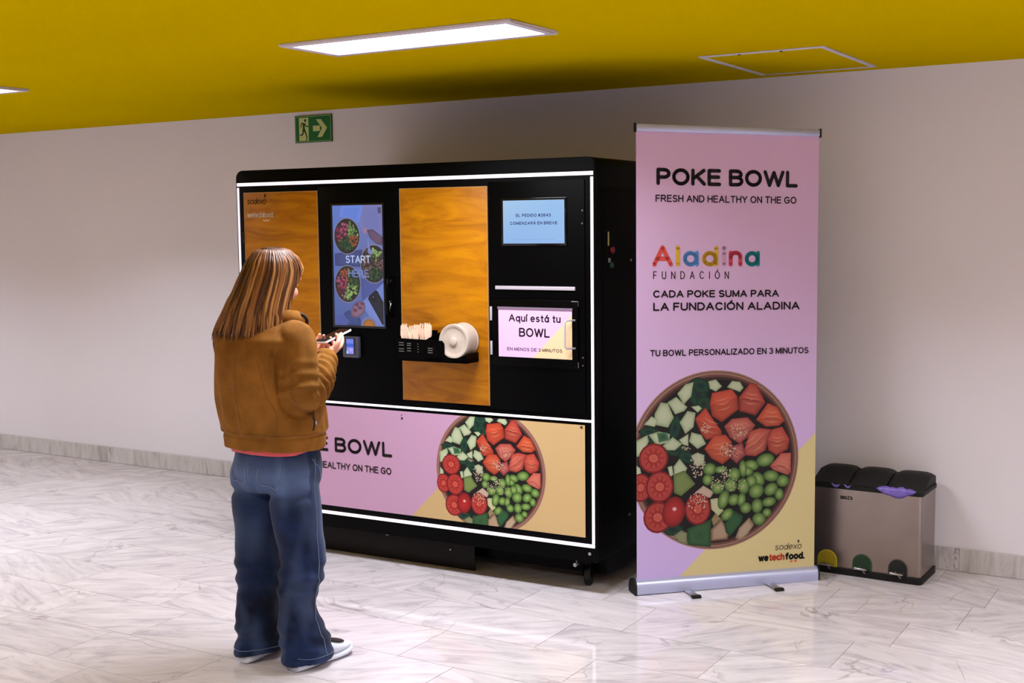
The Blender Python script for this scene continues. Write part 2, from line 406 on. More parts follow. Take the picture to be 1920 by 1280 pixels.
# ------------------------------------------------------------------ materials
def marble(name, base, light, dark, vertical=False, crack=0.6):
    m = bpy.data.materials.new(name); m.use_nodes = True; nt = m.node_tree; b = nt.nodes['Principled BSDF']
    tc = nt.nodes.new('ShaderNodeTexCoord'); at = nt.nodes.new('ShaderNodeAttribute'); at.attribute_name = 'tone'
    sep = nt.nodes.new('ShaderNodeSeparateColor'); nt.links.new(at.outputs['Color'], sep.inputs[0])
    off = nt.nodes.new('ShaderNodeVectorMath'); off.operation = 'SCALE'; off.inputs[0].default_value = (37, 53, 21)
    nt.links.new(sep.outputs[1], off.inputs['Scale'])
    ad = nt.nodes.new('ShaderNodeVectorMath'); nt.links.new(tc.outputs['Object'], ad.inputs[0]); nt.links.new(off.outputs[0], ad.inputs[1])
    rotn = nt.nodes.new('ShaderNodeVectorRotate'); rotn.rotation_type = 'Z_AXIS'; nt.links.new(ad.outputs[0], rotn.inputs[0])
    an = nt.nodes.new('ShaderNodeMapRange'); an.inputs[3].default_value = -0.9; an.inputs[4].default_value = 0.5; nt.links.new(sep.outputs[2], an.inputs[0])
    if not vertical: nt.links.new(an.outputs[0], rotn.inputs['Angle'])
    mp = nt.nodes.new('ShaderNodeMapping'); nt.links.new(rotn.outputs[0], mp.inputs[0])
    mp.inputs['Scale'].default_value = (7, 1, 1.6) if vertical else (1.6, 7, 1)
    n1 = nt.nodes.new('ShaderNodeTexNoise'); n1.inputs['Scale'].default_value = 2.2; n1.inputs['Detail'].default_value = 9; n1.inputs['Roughness'].default_value = 0.62; n1.inputs['Distortion'].default_value = 0.9
    nt.links.new(mp.outputs[0], n1.inputs[0])
    cr = nt.nodes.new('ShaderNodeValToRGB'); e = cr.color_ramp.elements
    e[0].position = 0.33; e[0].color = dark; e[1].position = 0.66; e[1].color = light
    x = cr.color_ramp.elements.new(0.47); x.color = base
    nt.links.new(n1.outputs['Fac'], cr.inputs[0])
    # thin veins: ridge of a second noise
    n2 = nt.nodes.new('ShaderNodeTexNoise'); n2.inputs['Scale'].default_value = 1.5; n2.inputs['Detail'].default_value = 6; n2.inputs['Distortion'].default_value = 1.6
    nt.links.new(ad.outputs[0] if not vertical else mp.outputs[0], n2.inputs[0])
    s1 = nt.nodes.new('ShaderNodeMath'); s1.operation = 'SUBTRACT'; s1.inputs[1].default_value = 0.5; nt.links.new(n2.outputs['Fac'], s1.inputs[0])
    s2 = nt.nodes.new('ShaderNodeMath'); s2.operation = 'ABSOLUTE'; nt.links.new(s1.outputs[0], s2.inputs[0])
    s3 = nt.nodes.new('ShaderNodeMapRange'); s3.inputs[1].default_value = 0.0; s3.inputs[2].default_value = 0.012; s3.inputs[3].default_value = 1; s3.inputs[4].default_value = 0; nt.links.new(s2.outputs[0], s3.inputs[0])
    n3 = nt.nodes.new('ShaderNodeTexNoise'); n3.inputs['Scale'].default_value = 3.1; nt.links.new(ad.outputs[0], n3.inputs[0])
    s4 = nt.nodes.new('ShaderNodeMapRange'); s4.inputs[1].default_value = 0.52; s4.inputs[2].default_value = 0.66; s4.inputs[4].default_value = crack; nt.links.new(n3.outputs['Fac'], s4.inputs[0])
    s5 = nt.nodes.new('ShaderNodeMath'); s5.operation = 'MULTIPLY'; nt.links.new(s3.outputs[0], s5.inputs[0]); nt.links.new(s4.outputs[0], s5.inputs[1])
    mx = nt.nodes.new('ShaderNodeMix'); mx.data_type = 'RGBA'; nt.links.new(s5.outputs[0], mx.inputs[0]); nt.links.new(cr.outputs[0], mx.inputs[6]); mx.inputs[7].default_value = rgb(120,100,106)
    tn = nt.nodes.new('ShaderNodeVectorMath'); tn.operation = 'SCALE'; nt.links.new(mx.outputs[2], tn.inputs[0]); nt.links.new(sep.outputs[0], tn.inputs['Scale'])
    nt.links.new(tn.outputs[0], b.inputs['Base Color'])
    b.inputs['Roughness'].default_value = 0.075 if not vertical else 0.3
    b.inputs['Specular IOR Level'].default_value = 0.42
    return m

M_marble = marble('marble', rgb(202,194,200), rgb(216,208,214), rgb(182,173,181))
M_skirt = marble('skirting_marble', rgb(198,192,194), rgb(210,206,210), rgb(172,164,166), vertical=True, crack=0.7)
M_grout = mat('grout', rgb(150,138,138), 0.8)
M_wall = mat('wall_paint', rgb(228,222,232), 0.75, spec=0.2, noise_amt=0.015, noise_scale=1.5, bump=0.08, bump_scale=120)
M_ceil = mat('yellow_paint', rgb(196,166,0), 0.8, spec=0.0, noise_amt=0.02, noise_scale=2)
M_white = mat('white_metal', rgb(205,196,206), 0.5)
M_black = mat('black_lacquer', rgb(2,2,2), 0.35, spec=0.06)
M_black2 = mat('black_plate', rgb(2,2,3), 0.4, spec=0.05)
M_kick = mat('kick_plate', rgb(16,9,8), 0.5, spec=0.2)
M_rubber = mat('rubber', rgb(14,14,15), 0.6, spec=0.3)
M_led = mat('led_diffuser', rgb(240,230,240), 0.4, emit=(1.0, 0.86, 1.0, 1), estr=.85)
M_steel = mat('steel', rgb(170,168,172), 0.3, 1.0)
M_alu = mat('aluminium', rgb(178,182,214), 0.34, 0.55)
M_silverbar = mat('silver_bar', rgb(196,188,200), 0.35, 0.3)
M_glassy = mat('screen_glass', rgb(6,7,10), 0.12, spec=0.4)
M_print = attr_mat('banner_print', 0.55, spec=0.25)
M_panelprint = attr_mat('panel_print', 0.35, spec=0.3)
M_screen = attr_mat('screen_picture', 0.3, emit=.92)
M_bowl = mat('bowl_fibre', rgb(186,170,158), 0.7, spec=0.2, noise_amt=0.03, noise_scale=60, bump=0.1)
M_cut = mat('cutlery_wood', rgb(236,200,176), 0.7, noise_amt=0.06, noise_scale=60)
def wood():
    m = bpy.data.materials.new('varnished_wood'); m.use_nodes = True; nt = m.node_tree; b = nt.nodes['Principled BSDF']
    tc = nt.nodes.new('ShaderNodeTexCoord'); mp = nt.nodes.new('ShaderNodeMapping'); mp.inputs['Scale'].default_value = (1.1, 1, 5.5); mp.inputs['Rotation'].default_value = (0, 0.12, 0)
    nt.links.new(tc.outputs['Object'], mp.inputs[0])
    n = nt.nodes.new('ShaderNodeTexNoise'); n.inputs['Scale'].default_value = 2.6; n.inputs['Detail'].default_value = 9; n.inputs['Distortion'].default_value = 1.1; n.inputs['Roughness'].default_value = .6
    nt.links.new(mp.outputs[0], n.inputs[0])
    cr = nt.nodes.new('ShaderNodeValToRGB'); e = cr.color_ramp.elements
    e[0].position = .3; e[0].color = rgb(134,78,0); e[1].position = .7; e[1].color = rgb(192,124,0)
    q = cr.color_ramp.elements.new(.46); q.color = rgb(166,100,0)
    nt.links.new(n.outputs['Fac'], cr.inputs[0]); nt.links.new(cr.outputs[0], b.inputs['Base Color'])
    b.inputs['Roughness'].default_value = .38; b.inputs['Specular IOR Level'].default_value = .3
    return m
M_wood = wood()
M_ply = mat('plywood_edge', rgb(170,130,84), 0.6)

# ------------------------------------------------------------------ room shell
YW, ZC = 5.887, 2.3215
X0, X1, Y0 = -11.0, 3.5, -5.0
def slab(name, b, m, kind='structure'):
    bm = NB(); box(bm, *b); return tag(obj(name, bm, m), kind=kind)
slab('wall_back', (X0-.1, X1+.1, YW, YW+.12, -.05, ZC+.1), M_wall)
slab('wall_left', (X0-.12, X0, Y0, YW, -.05, ZC+.1), M_wall)
slab('wall_right', (X1, X1+.12, Y0, YW, -.05, ZC+.1), M_wall)
slab('wall_front', (X0-.1, X1+.1, Y0-.12, Y0, -.05, ZC+.1), M_wall)
ceil = slab('ceiling', (X0-.1, X1+.1, Y0-.1, YW+.1, ZC, ZC+.1), M_ceil)
floor = slab('floor', (X0-.1, X1+.1, Y0-.1, YW+.1, -.06, -.003), M_grout)

def NBT():
    bm = bmesh.new(); bm.verts.layers.float_color.new('tone'); return bm
def tone_mesh(bm, tone, o1, o2, verts=None):
    l = bm.verts.layers.float_color.get('tone') or bm.verts.layers.float_color.new('tone')
    for v in (verts or bm.verts): v[l] = (tone, o1, o2, 1)
# rows of slabs, 0.333 deep, running bond with uneven widths
rr = random.Random(11); pitch = 0.3333; gap = 0.0012
known = {2.68: [-3.675], 3.013: [-3.92, -3.31], 3.347: [-3.835, -3.16, -2.49], 3.68: [-2.745, -2.07], 4.013: [-3.013, -1.668], 4.347: [-3.223, -2.69, -2.13, -1.289], 4.68: [-2.937, -1.83], 5.013: [-1.539]}
dark_rows = {(3.68, -2.745): .9, (3.68, -2.07): .88, (3.347, -2.49): .93, (4.347, -2.69): 1.0}
rest = NB(); rest.verts.layers.float_color.new('tone'); nt_ = 0
k = -24
while True:
    y0 = 3.013 + k*pitch; k += 1
    if y0 > YW: break
    if y0 < Y0 - .3: continue
    key = min(known, key=lambda q: abs(q-y0)); kx = known[key] if abs(key-y0) < .02 else [-4 + rr.uniform(-.3, .3)]
    js = sorted(kx)
    full = [js[0]]
    for a, b in zip(js, js[1:]):
        n = max(1, round((b-a)/.62)); full += [a+(b-a)*i/n for i in range(1, n+1)]
    while full[0] > X0: full.insert(0, full[0]-rr.choice((.56, .62, .6725, .66)))
    while full[-1] < X1: full.append(full[-1]+rr.choice((.56, .62, .6725, .66)))
    for a, b in zip(full, full[1:]):
        a2, b2 = max(a, X0), min(b, X1); ya, yb = max(y0, Y0), min(y0+pitch, YW)
        if b2-a2 < .02 or yb-ya < .02: continue
        tone = rr.uniform(.90, 1.04)
        for (ky, kx_), t in dark_rows.items():
            if abs(ky-y0) < .02 and abs(kx_-a) < .02: tone = t
        if abs(y0-3.68) < .02 and a > -2.1: tone = rr.uniform(.88, .94)
        vis = y0 > 2.3 and -8.7 < a < -.2
        bm = NBT() if vis else rest
        v = box(bm, a2+gap, b2-gap, ya+gap, yb-gap, -.0029, rr.uniform(-.0001, .0001))
        tone_mesh(bm, tone, rr.random(), rr.random(), v)
        if vis: obj('tile', bm, M_marble, floor)
tag(obj('tile_field', rest, M_marble, floor), kind='stuff')
# bolder cracks filled with darker stone, laid in the surface
M_vein = mat('dark_vein', rgb(150,128,136), .3)
for pts, w in (([(-1.382,5.297),(-1.391,5.259),(-1.381,5.167),(-1.388,5.09),(-1.387,5.008)],.0035), ([(-1.218,5.3),(-1.231,5.25),(-1.235,5.185),(-1.226,5.108)],.0035), ([(-1.056,5.601),(-1.079,5.476),(-1.083,5.375),(-1.101,5.333)],.0045),
               ([(-1.117,5.303),(-1.078,5.262),(-1.04,5.232),(-.975,5.148)],.003), ([(-1.047,4.983),(-1.101,4.981),(-1.132,4.936),(-1.149,4.898),(-1.171,4.84),(-1.211,4.812)],.003), ([(-1.038,5.729),(-1.017,5.681),(-.984,5.685),(-.942,5.665)],.004),
               ([(-.906,4.653),(-.877,4.574),(-.836,4.46)],.003), ([(-1.5,4.583),(-1.47,4.514),(-1.441,4.458)],.003), ([(-1.479,4.558),(-1.459,4.525),(-1.478,4.633)],.002),
               ([(-4.306,3.367),(-4.365,3.492),(-4.349,3.573),(-4.291,3.647)],.003), ([(-4.404,3.293),(-4.308,3.299),(-4.141,3.309),(-4.02,3.321),(-3.93,3.327),(-3.86,3.349)],.0035),
               ([(-3.892,3.287),(-3.812,3.306),(-3.712,3.311),(-3.652,3.294),(-3.573,3.298),(-3.472,3.298)],.003), ([(-3.833,3.363),(-3.863,3.436),(-3.866,3.526),(-3.853,3.668)],.003)):
    fine = []
    for a, b in zip(pts, pts[1:]):
        for i in range(4):
            t = i/4; fine.append((a[0]+(b[0]-a[0])*t+rr.uniform(-.004,.004), a[1]+(b[1]-a[1])*t+rr.uniform(-.004,.004), .0002))
    fine.append((*pts[-1], .0002)); m = len(fine)
    bm = NB(); tube(bm, fine, [(w*rr.uniform(.35,1)*math.sin(math.pi*(i+.6)/(m+.2))**.5*.5, .0001) for i in range(m)], 6, upv=(0,0,1)); obj('vein', bm, M_vein, floor)
# skirting
for nm, bb in (('baseboard_back', (X0, X1, YW-.016, YW, 0, .1065)),):
    bk = slab(nm, (X0, X1, YW-.006, YW, 0, .100), M_grout)
    x = -7.14 - 1.5*3
    while x < X1:
        bm = NBT(); v = box(bm, max(x, X0)+.0008, min(x+1.5, X1)-.0008, YW-.018, YW-.004, 0.0015, .1071)
        tone_mesh(bm, rr.uniform(.95, 1.02), rr.random(), rr.random(), v); obj('stone_slab', bm, M_skirt, bk); x += 1.5
for nm, bb in (('baseboard_left', (X0, X0+.016, Y0, YW-.02, 0, .107)), ('baseboard_right', (X1-.016, X1, Y0, YW-.02, 0, .107)), ('baseboard_front', (X0+.02, X1-.02, Y0, Y0+.016, 0, .107))):
    bm = NBT(); box(bm, *bb); tone_mesh(bm, 1, .3, .5); tag(obj(nm, bm, M_skirt), kind='structure')

# ------------------------------------------------------------------ ceiling lights
M_diff = mat('lamp_diffuser', rgb(250,245,250), 0.5, emit=(1, .97, 1, 1), estr=DIFF_EMIT)
def ceiling_light(xc, yc, label, first=False, w=1.03, d=.35):
    t = empty('ceiling_light', (xc, yc, ZC)); tag(t, label, 'ceiling light')
    bm = NB(); f = .035
    for b in ((-w/2, w/2, -d/2, -d/2+f), (-w/2, w/2, d/2-f, d/2), (-w/2, -w/2+f, -d/2+f, d/2-f), (w/2-f, w/2, -d/2+f, d/2-f)):
        box(bm, b[0], b[1], b[2], b[3], -.012, -.0005)
    obj('frame', bm, M_white, t, bevel=.002)
    bm = NB(); box(bm, -w/2+f, w/2-f, -d/2+f, d/2-f, -.006, -.0005); obj('diffuser', bm, M_diff, t)
    L = bpy.data.lights.new('panel_light', 'AREA'); L.shape = 'RECTANGLE'; L.size = w-2*f-.01; L.size_y = d-2*f-.01
    L.energy = LAMP_W; L.color = LAMP_COL; L.spread = math.radians(LAMP_SPREAD)
    lo = link(bpy.data.objects.new('panel_light', L), t); lo.location = (0, 0, -.014)
    return t
ceiling_light(-2.735, 3.852, 'long white recessed light panel on the yellow ceiling above the front of the machine')
ceiling_light(-5.79, 3.97, 'white light panel on the yellow ceiling cut by the left edge of the photo', w=1.03, d=.30)
n = 0
for yc in (3.9, 1.0, -2.2):
    for xc in (-8.85, -5.79, -2.735, .32, 2.6):
        if yc == 3.9 and xc in (-2.735, -5.79): continue
        ceiling_light(xc, yc, 'white recessed light panel on the ceiling outside the photo')['group'] = 'ceiling light panels outside the photo'
# access hatch
h = empty('access_hatch', (-2.0668, 4.9636, ZC)); tag(h, 'square flush ceiling hatch with a thin white frame near the wall', 'hatch')
bm = NB(); w, d, f = .543, .79, .022
for b in ((0, w, 0, f), (0, w, d-f, d), (0, f, f, d-f), (w-f, w, f, d-f)): box(bm, *b, -.006, -.0005)
obj('frame', bm, M_white, h, bevel=.001)
bm = NB(); box(bm, f+.004, w-f-.004, f+.004, d-f-.004, -.003, -.0005); obj('panel', bm, M_ceil, h)
bm = NB()
for q in (.18, .36): cyl(bm, (q, .012, -.007), (0, 0, 1), .007, .003, 12)
pieces('catch', bm, M_rubber, h)

# ------------------------------------------------------------------ exit sign
sg = empty('exit_sign', (-5.083, YW-.001, 2.134)); tag(sg, 'green and white emergency exit sign with running figure and arrow pointing right', 'sign')
bm = NB(); box(bm, 0, .287, -.008, 0, 0, .163); obj('plate', bm, mat('sign_edge', rgb(26,62,30), .5), sg, bevel=.001)
P = Print(); gw, gh = .287, .163
G = rgb(30,104,56); Wc = rgb(198,206,140)
P.poly([(.003,.003),(gw-.003,.003),(gw-.003,gh-.003),(.003,gh-.003)], rgb(110,150,90))
P.poly([(.009,.009),(gw-.009,.009),(gw-.009,gh-.009),(.009,gh-.009)], G)
P.poly([(.034,.012),(.108,.012),(.108,.150),(.034,.150)], Wc)
def stroke(P, a, b, w0, w1, c):
    dx, dy = b[0]-a[0], b[1]-a[1]; L = math.hypot(dx, dy); nx, ny = -dy/L, dx/L
    P.poly([(a[0]+nx*w0, a[1]+ny*w0), (b[0]+nx*w1, b[1]+ny*w1), (b[0]-nx*w1, b[1]-ny*w1), (a[0]-nx*w0, a[1]-ny*w0)], c)
dg_ = rgb(26,70,34)
P.poly(blob(.083,.133,.0085,.0095), dg_)
for a, b, w0, w1 in (((.072,.118),(.070,.078),.009,.007),((.066,.120),(.052,.114),.005,.004),((.053,.115),(.047,.092),.004,.003),((.078,.116),(.090,.098),.004,.0035),((.090,.098),(.108,.097),.0035,.003),
                     ((.068,.082),(.062,.050),.007,.005),((.063,.050),(.040,.046),.005,.004),((.074,.082),(.088,.050),.007,.005),((.088,.050),(.096,.030),.005,.004),((.095,.030),(.088,.014),.004,.004)):
    stroke(P, a, b, w0, w1, dg_)
P.poly([(.143,.066),(.196,.066),(.196,.099),(.143,.099)], Wc)
P.poly([(.168,.136),(.205,.136),(.252,.083),(.212,.083)], Wc); P.poly([(.212,.083),(.252,.083),(.212,.030),(.176,.030)], Wc)
P.build('pictogram', M_print, sg, -.0085)

# ------------------------------------------------------------------ vending machine
A = 0.02726186890901352
mc = empty('vending_machine', (-2.6197, 4.70, 0), A)
tag(mc, 'large black bowl vending machine with glowing white outline strips and orange wood panels', 'vending machine')
D = 1.08
def xz_prism(bm, pts, y0, y1):
    a = [bm.verts.new((x, y0, z)) for x, z in pts]; b = [bm.verts.new((x, y1, z)) for x, z in pts]; n = len(pts)
    bm.faces.new(a); bm.faces.new(b[::-1])
    for i in range(n): bm.faces.new((a[i], b[i], b[(i+1)%n], a[(i+1)%n]))
def rrect(x0, x1, z0, z1, r, n=6, corners=(1,1,1,1)):
    out = []
    for (cx, cz, a0, on) in ((x1-r, z1-r, 0, corners[0]), (x0+r, z1-r, 90, corners[1]), (x0+r, z0+r, 180, corners[2]), (x1-r, z0+r, 270, corners[3])):
        if not on:
            out.append((cx+(r if a0 in (0, 270) else -r), cz+(r if a0 in (0, 90) else -r))); continue
        for i in range(n+1):
            t = math.radians(a0+90*i/n); out.append((cx+r*math.cos(t), cz+r*math.sin(t)))
    return out
bm = NB(); xz_prism(bm, rrect(-1.797, .2, .15, 1.907, .04, corners=(1,1,0,0)), .012, D); obj('body', bm, M_black, mc, bevel=.012)
bm = NB()
xz_prism(bm, rrect(-1.797, .2, .15, 1.907, .04, corners=(1,1,0,0)), -.002, .012); fr = obj('front_frame', bm, M_black2, mc, bevel=.003)
# light strips, proud of the front
def strip(x0, x1, z0, z1):
    bm = NB(); box(bm, x0, x1, -.008, -.0021, z0, z1); obj('light_strip', bm, M_led, mc, bevel=.001)
LX0, LX1 = -1.786, .190; t_ = .0098
strip(LX0, LX1, 1.829, 1.845)
strip(LX0, LX0+t_, .224, 1.822); strip(LX1-t_-.002, LX1, .235, 1.822)
strip(LX0+t_, LX1-t_-.003, .769, .779); strip(LX0, LX1, .2175, .2325)
# front plates
def plate(name, x0, x1, z0, z1, y0=-.007, y1=-.0021, m=None, bev=.0015, parent=None):
    bm = NB(); box(bm, x0, x1, y0, y1, z0, z1); return obj(name, bm, m or M_black2, parent or mc, bevel=bev)
def wood_panel(x0, x1, z0, z1):
    p = plate('wood_panel', x0, x1, z0, z1, -.011, -.0021, M_wood, .0008)
    e = .0028
    bm = NB()
    for b in ((x0-e, x0, z0, z1+e), (x1, x1+e, z0, z1+e), (x0, x1, z1, z1+e)):
        box(bm, b[0], b[1], -.0112, -.0021, b[2], b[3])
    pieces('edge_band', bm, M_ply, p); return p
wp1 = wood_panel(-1.739, -1.281, .812, 1.794); wp2 = wood_panel(-.797, -.331, .812, 1.792)
plate('door_panel', -1.276, -.802, .80, 1.812, -.009)
plate('door_panel', -.326, .150, .80, 1.812, -.009)
# logos on the first wood panel
P = Print()
f = lambda x, z: (x, z)
P.text('sodexo', -1.720, 1.738, .122, .032, rgb(40,14,4), .13, .16, shear=.15)
P.poly([(-1.607,1.768),(-1.596,1.775),(-1.600,1.790),(-1.609,1.785)], rgb(60,14,4))
P.text('wetechfood.', -1.720, 1.672, .170, .028, rgb(222,196,176), .22, .24)
for q in (-1.609, -1.589): P.poly(blob(q, 1.660, .009, .006), rgb(222,196,176)); P.poly(blob(q, 1.663, .006, .004), rgb(160,95,10))
P.build('lettering', M_print, wp1, -.0115)
# hinge left, lock and handle on middle column
plate('hinge', -1.752, -1.742, 1.545, 1.60, -.016, -.0021, M_rubber)
bm = NB(); tube(bm, [(-.853,-.009,1.385),(-.853,-.045,1.375),(-.853,-.048,1.33),(-.853,-.045,1.22),(-.853,-.009,1.205)], .008, 8); obj('handle', bm, M_black, mc, smooth=True)
bm = NB(); cyl(bm, (-.858,-.014,1.372), (0,1,0), .011, .010, 20); obj('lock', bm, M_rubber, mc, auto=40)
bm = NB(); tube(bm, [(-.858,-.012,1.262),(-.857,-.02,1.245),(-.862,-.02,1.225)], .0035, 6); cyl(bm, (-.862,-.016,1.27), (0,1,0), .007, .012, 14); obj('key', bm, M_steel, mc, auto=40)
# ordering screen
scn = plate('touch_screen', -1.197, -.886, 1.142, 1.733, -.016, -.009, M_glassy, .002)
P = Print(); sx0, sx1, sz0, sz1 = -1.185, -.895, 1.153, 1.723
P.grad([(sx0,sz0),(sx1,sz0),(sx1,sz1),(sx0,sz1)], [rgb(78,96,160), rgb(96,110,176), rgb(110,122,180), rgb(94,124,204)])
U = lambda u: sx0 + (u-35)/(535-35)*(sx1-sx0)
Vv = lambda v: sz1 - (v-50)/(1225-50)*(sz1-sz0)
def sp(pts, c, i=None): P.poly([(U(a), Vv(b)) for a, b in pts], c, i)
sp([(130,50),(345,50),(300,230),(220,170),(110,160)], rgb(108,138,224), rgb(98,128,214))
sp([(345,50),(535,50),(535,330),(440,300),(330,300),(310,220)], rgb(122,122,184), rgb(112,116,178))
sp([(490,75),(525,75),(525,135),(495,130)], rgb(70,72,110))
sp([(50,520),(330,480),(330,650),(50,640)], rgb(58,66,118), rgb(66,76,132))
sp([(335,300),(365,262),(385,275),(380,320),(350,330)], rgb(150,120,150)); 
sp([(380,290),(440,285),(535,360),(535,440),(470,425),(410,370)], rgb(78,62,92), rgb(104,80,108))
sp([(310,760),(535,780),(535,900),(320,1000)], rgb(70,80,146), rgb(76,88,154))
sp([(430,900),(535,800),(535,1225),(450,1225),(300,1000)], rgb(110,128,198), rgb(118,134,204))
ux, uy = (sx1-sx0)/500, (sz1-sz0)/1175
def sbowl(u, v, a, b, sec, seed):
    P.poly(blob(U(u), Vv(v), a*ux*1.04, b*uy*1.04, n=28), rgb(140,134,150)); P.poly(blob(U(u), Vv(v), a*ux, b*uy, n=28), rgb(46,40,52)); P.poly(blob(U(u), Vv(v), a*ux*.93, b*uy*.93, n=28), rgb(30,36,34))
    q = random.Random(seed)
    for i in range(190):
        t = q.uniform(0, 6.283); k = q.random()**.55*.86
        x, y = math.cos(t)*k, math.sin(t)*k
        c = None
        for (ang, wd, cols) in sec:
            if abs((math.degrees(t)-ang+180) % 360-180) < wd: c = q.choice(cols)
        if c is None: c = q.choice([(60,84,44), (80,104,60), (40,60,44)])
        P.poly(blob(U(u)+x*a*ux, Vv(v)+y*b*uy, q.uniform(8,15)*ux, q.uniform(8,14)*uy, q.uniform(0,3), n=6, irr=.15, seed=i), rgb(*c))
red = [(140,50,84), (112,36,64), (160,84,116), (90,30,50)]; grn = [(120,150,84), (150,170,104), (84,120,64)]; dgr = [(40,70,44), (60,90,50), (34,60,40)]; org = [(150,80,50), (130,70,40)]; brn = [(96,70,70), (120,86,80), (70,50,52)]
sbowl(178, 350, 128, 172, ((130,75,red),(30,45,grn),(-35,35,org),(-100,50,dgr)), 1)
sbowl(445, 620, 130, 182, ((60,50,grn),(-90,40,dgr),(180,60,brn),(0,40,brn)), 2)
sbowl(178, 818, 128, 178, ((180,70,red),(100,30,org),(20,60,dgr),(-60,50,grn)), 3)
sp([(388,372),(400,370),(415,480),(440,500),(430,530),(395,520),(390,480)], rgb(120,130,190))
sp([(382,960),(395,930),(460,872),(480,885),(545,1010),(545,1190),(525,1215)], rgb(16,18,30), rgb(30,32,46))
P.poly(blob(U(440), Vv(950), 24*ux, 36*uy, .4), rgb(10,12,20)); P.poly(blob(U(436), Vv(940), 7*ux, 9*uy), rgb(110,100,120))
sp([(130,1110),(190,1070),(220,1130),(300,1150),(310,1225),(160,1225),(190,1190)], rgb(46,62,110), rgb(58,76,132))
sp([(60,1140),(130,1120),(180,1200),(150,1225),(60,1225)], rgb(80,90,160))
sp([(200,1090),(235,1020),(300,975),(350,1000),(350,1060),(330,1110),(270,1150),(215,1140)], rgb(96,72,100), rgb(136,104,128))
for a in ((270,1020,20,18),(300,1050,22,16),(250,1075,20,18),(320,1010,16,14)): P.poly(blob(U(a[0]), Vv(a[1]), a[2]*ux, a[3]*uy), rgb(80,40,62), rgb(110,60,84))
P.poly(blob(U(385), Vv(1210), 78*ux, 76*uy, n=24), rgb(112,120,164)); P.poly(blob(U(387), Vv(1218), 58*ux, 60*uy, n=24), rgb(140,84,40), rgb(176,110,46))
P.text('START', U(165), Vv(612), (415-165)*ux, 74*uy, rgb(190,206,240), .15, .22)
P.text('HERE', U(190), Vv(750), (395-190)*ux, 74*uy, rgb(120,140,200), .13, .24)
P.build('picture', M_screen, scn, -.0165, clip=(sx0, sx1, sz0, sz1))
# payment terminal
pt = plate('card_reader', -1.131, -1.038, .999, 1.101, -.034, -.009, mat('reader_shell', rgb(64,64,78), .4), .006)
P = Print()
P.poly([(-1.111,1.015),(-1.053,1.015),(-1.053,1.094),(-1.111,1.094)], rgb(10,14,30))
P.grad([(-1.106,1.018),(-1.064,1.018),(-1.064,1.090),(-1.106,1.090)], [rgb(150,150,240), rgb(150,150,255), rgb(110,130,236), rgb(110,130,230)])
P.poly([(-1.106,1.050),(-1.064,1.050),(-1.064,1.068),(-1.106,1.068)], rgb(56,98,214)); P.poly([(-1.106,1.018),(-1.098,1.018),(-1.098,1.035),(-1.106,1.030)], rgb(190,230,250))
P.poly([(-1.090,1.030),(-1.070,1.030),(-1.070,1.045),(-1.090,1.045)], rgb(180,170,250))
P.build('picture', M_screen, pt, -.0345)
# order status screen
s2 = plate('status_screen', -.255, .067, 1.530, 1.738, -.015, -.009, M_glassy, .002)
P = Print(); P.grad([(-.245,1.5405),(.058,1.5405),(.058,1.728),(-.245,1.728)], [rgb(146,186,240), rgb(150,190,240), rgb(152,196,242), rgb(166,204,240)])
P.text('EL PEDIDO #2643', -.180, 1.656, .172, .0135, rgb(20,40,110), .2, .34)
P.text('COMENZARÁ EN BREVE', -.210, 1.622, .234, .0135, rgb(20,40,110), .2, .34)
P.poly([(-.205,1.557),(.015,1.557),(.015,1.5585),(-.205,1.5585)], rgb(120,160,220))
P.build('picture', M_screen, s2, -.0155)
# white aluminium divider bar, pick-up hatch
plate('divider_bar', -.289, .107, 1.338, 1.354, -.018, -.009, M_silverbar, .002)
hd = plate('hatch_door', -.304, .122, 1.000, 1.296, -.022, -.0095, M_black, .003)
P = Print(); hx0, hx1, hz0, hz1 = -.271, .095, 1.040, 1.258
P.poly([(hx0,hz0),(hx1,hz0),(hx1,hz1),(hx0,hz1)], rgb(224,180,230)); P.poly([(-.098,hz0),(hx1,hz0),(hx1,1.235)], rgb(228,196,156))
P.text('Aquí está tu', -.218, 1.197, .258, .034, rgb(24,10,18), .18)
P.text('BOWL', -.167, 1.131, .153, .040, rgb(24,10,18), .18)
P.text('EN MENOS DE 3 MINUTOS', -.228, 1.068, .275, .015, rgb(40,20,30), .19)
P.build('sign', M_panelprint, hd, -.0225)
bm = NB(); box(bm, hx0-.003, hx1+.003, -.026, -.022, hz1-.006, hz1+.004); obj('ledge', bm, mat('ledge_grey', rgb(120,100,120), .5), hd)
bm = NB(); tube(bm, [(.110,-.022,1.211),(.082,-.05,1.211),(.077,-.055,1.203),(.077,-.055,1.098),(.082,-.05,1.090),(.110,-.022,1.090)], .0042, 8); obj('handle', bm, M_silverbar, hd, smooth=True)
for z in (1.199, 1.045): plate('hinge', -.318, -.3065, z, z+.062, -.019, -.009, M_silverbar, .002)
bm = NB()
for x, z in ((.141,1.68),(.140,1.625),(.141,1.05),(.140,1.015)): cyl(bm, (x,-.0098,z), (0,1,0), .004, .003, 10)
pieces('screw', bm, M_steel, mc, auto=40)
bm = NB(); tube(bm, [(.092,-.022,1.291),(.125,-.022,1.291),(.125,-.022,1.272)], .0012, 5); tube(bm, [(.124,-.022,1.03),(.124,-.022,1.005)], .0012, 5); pieces('trim', bm, M_steel, hd)

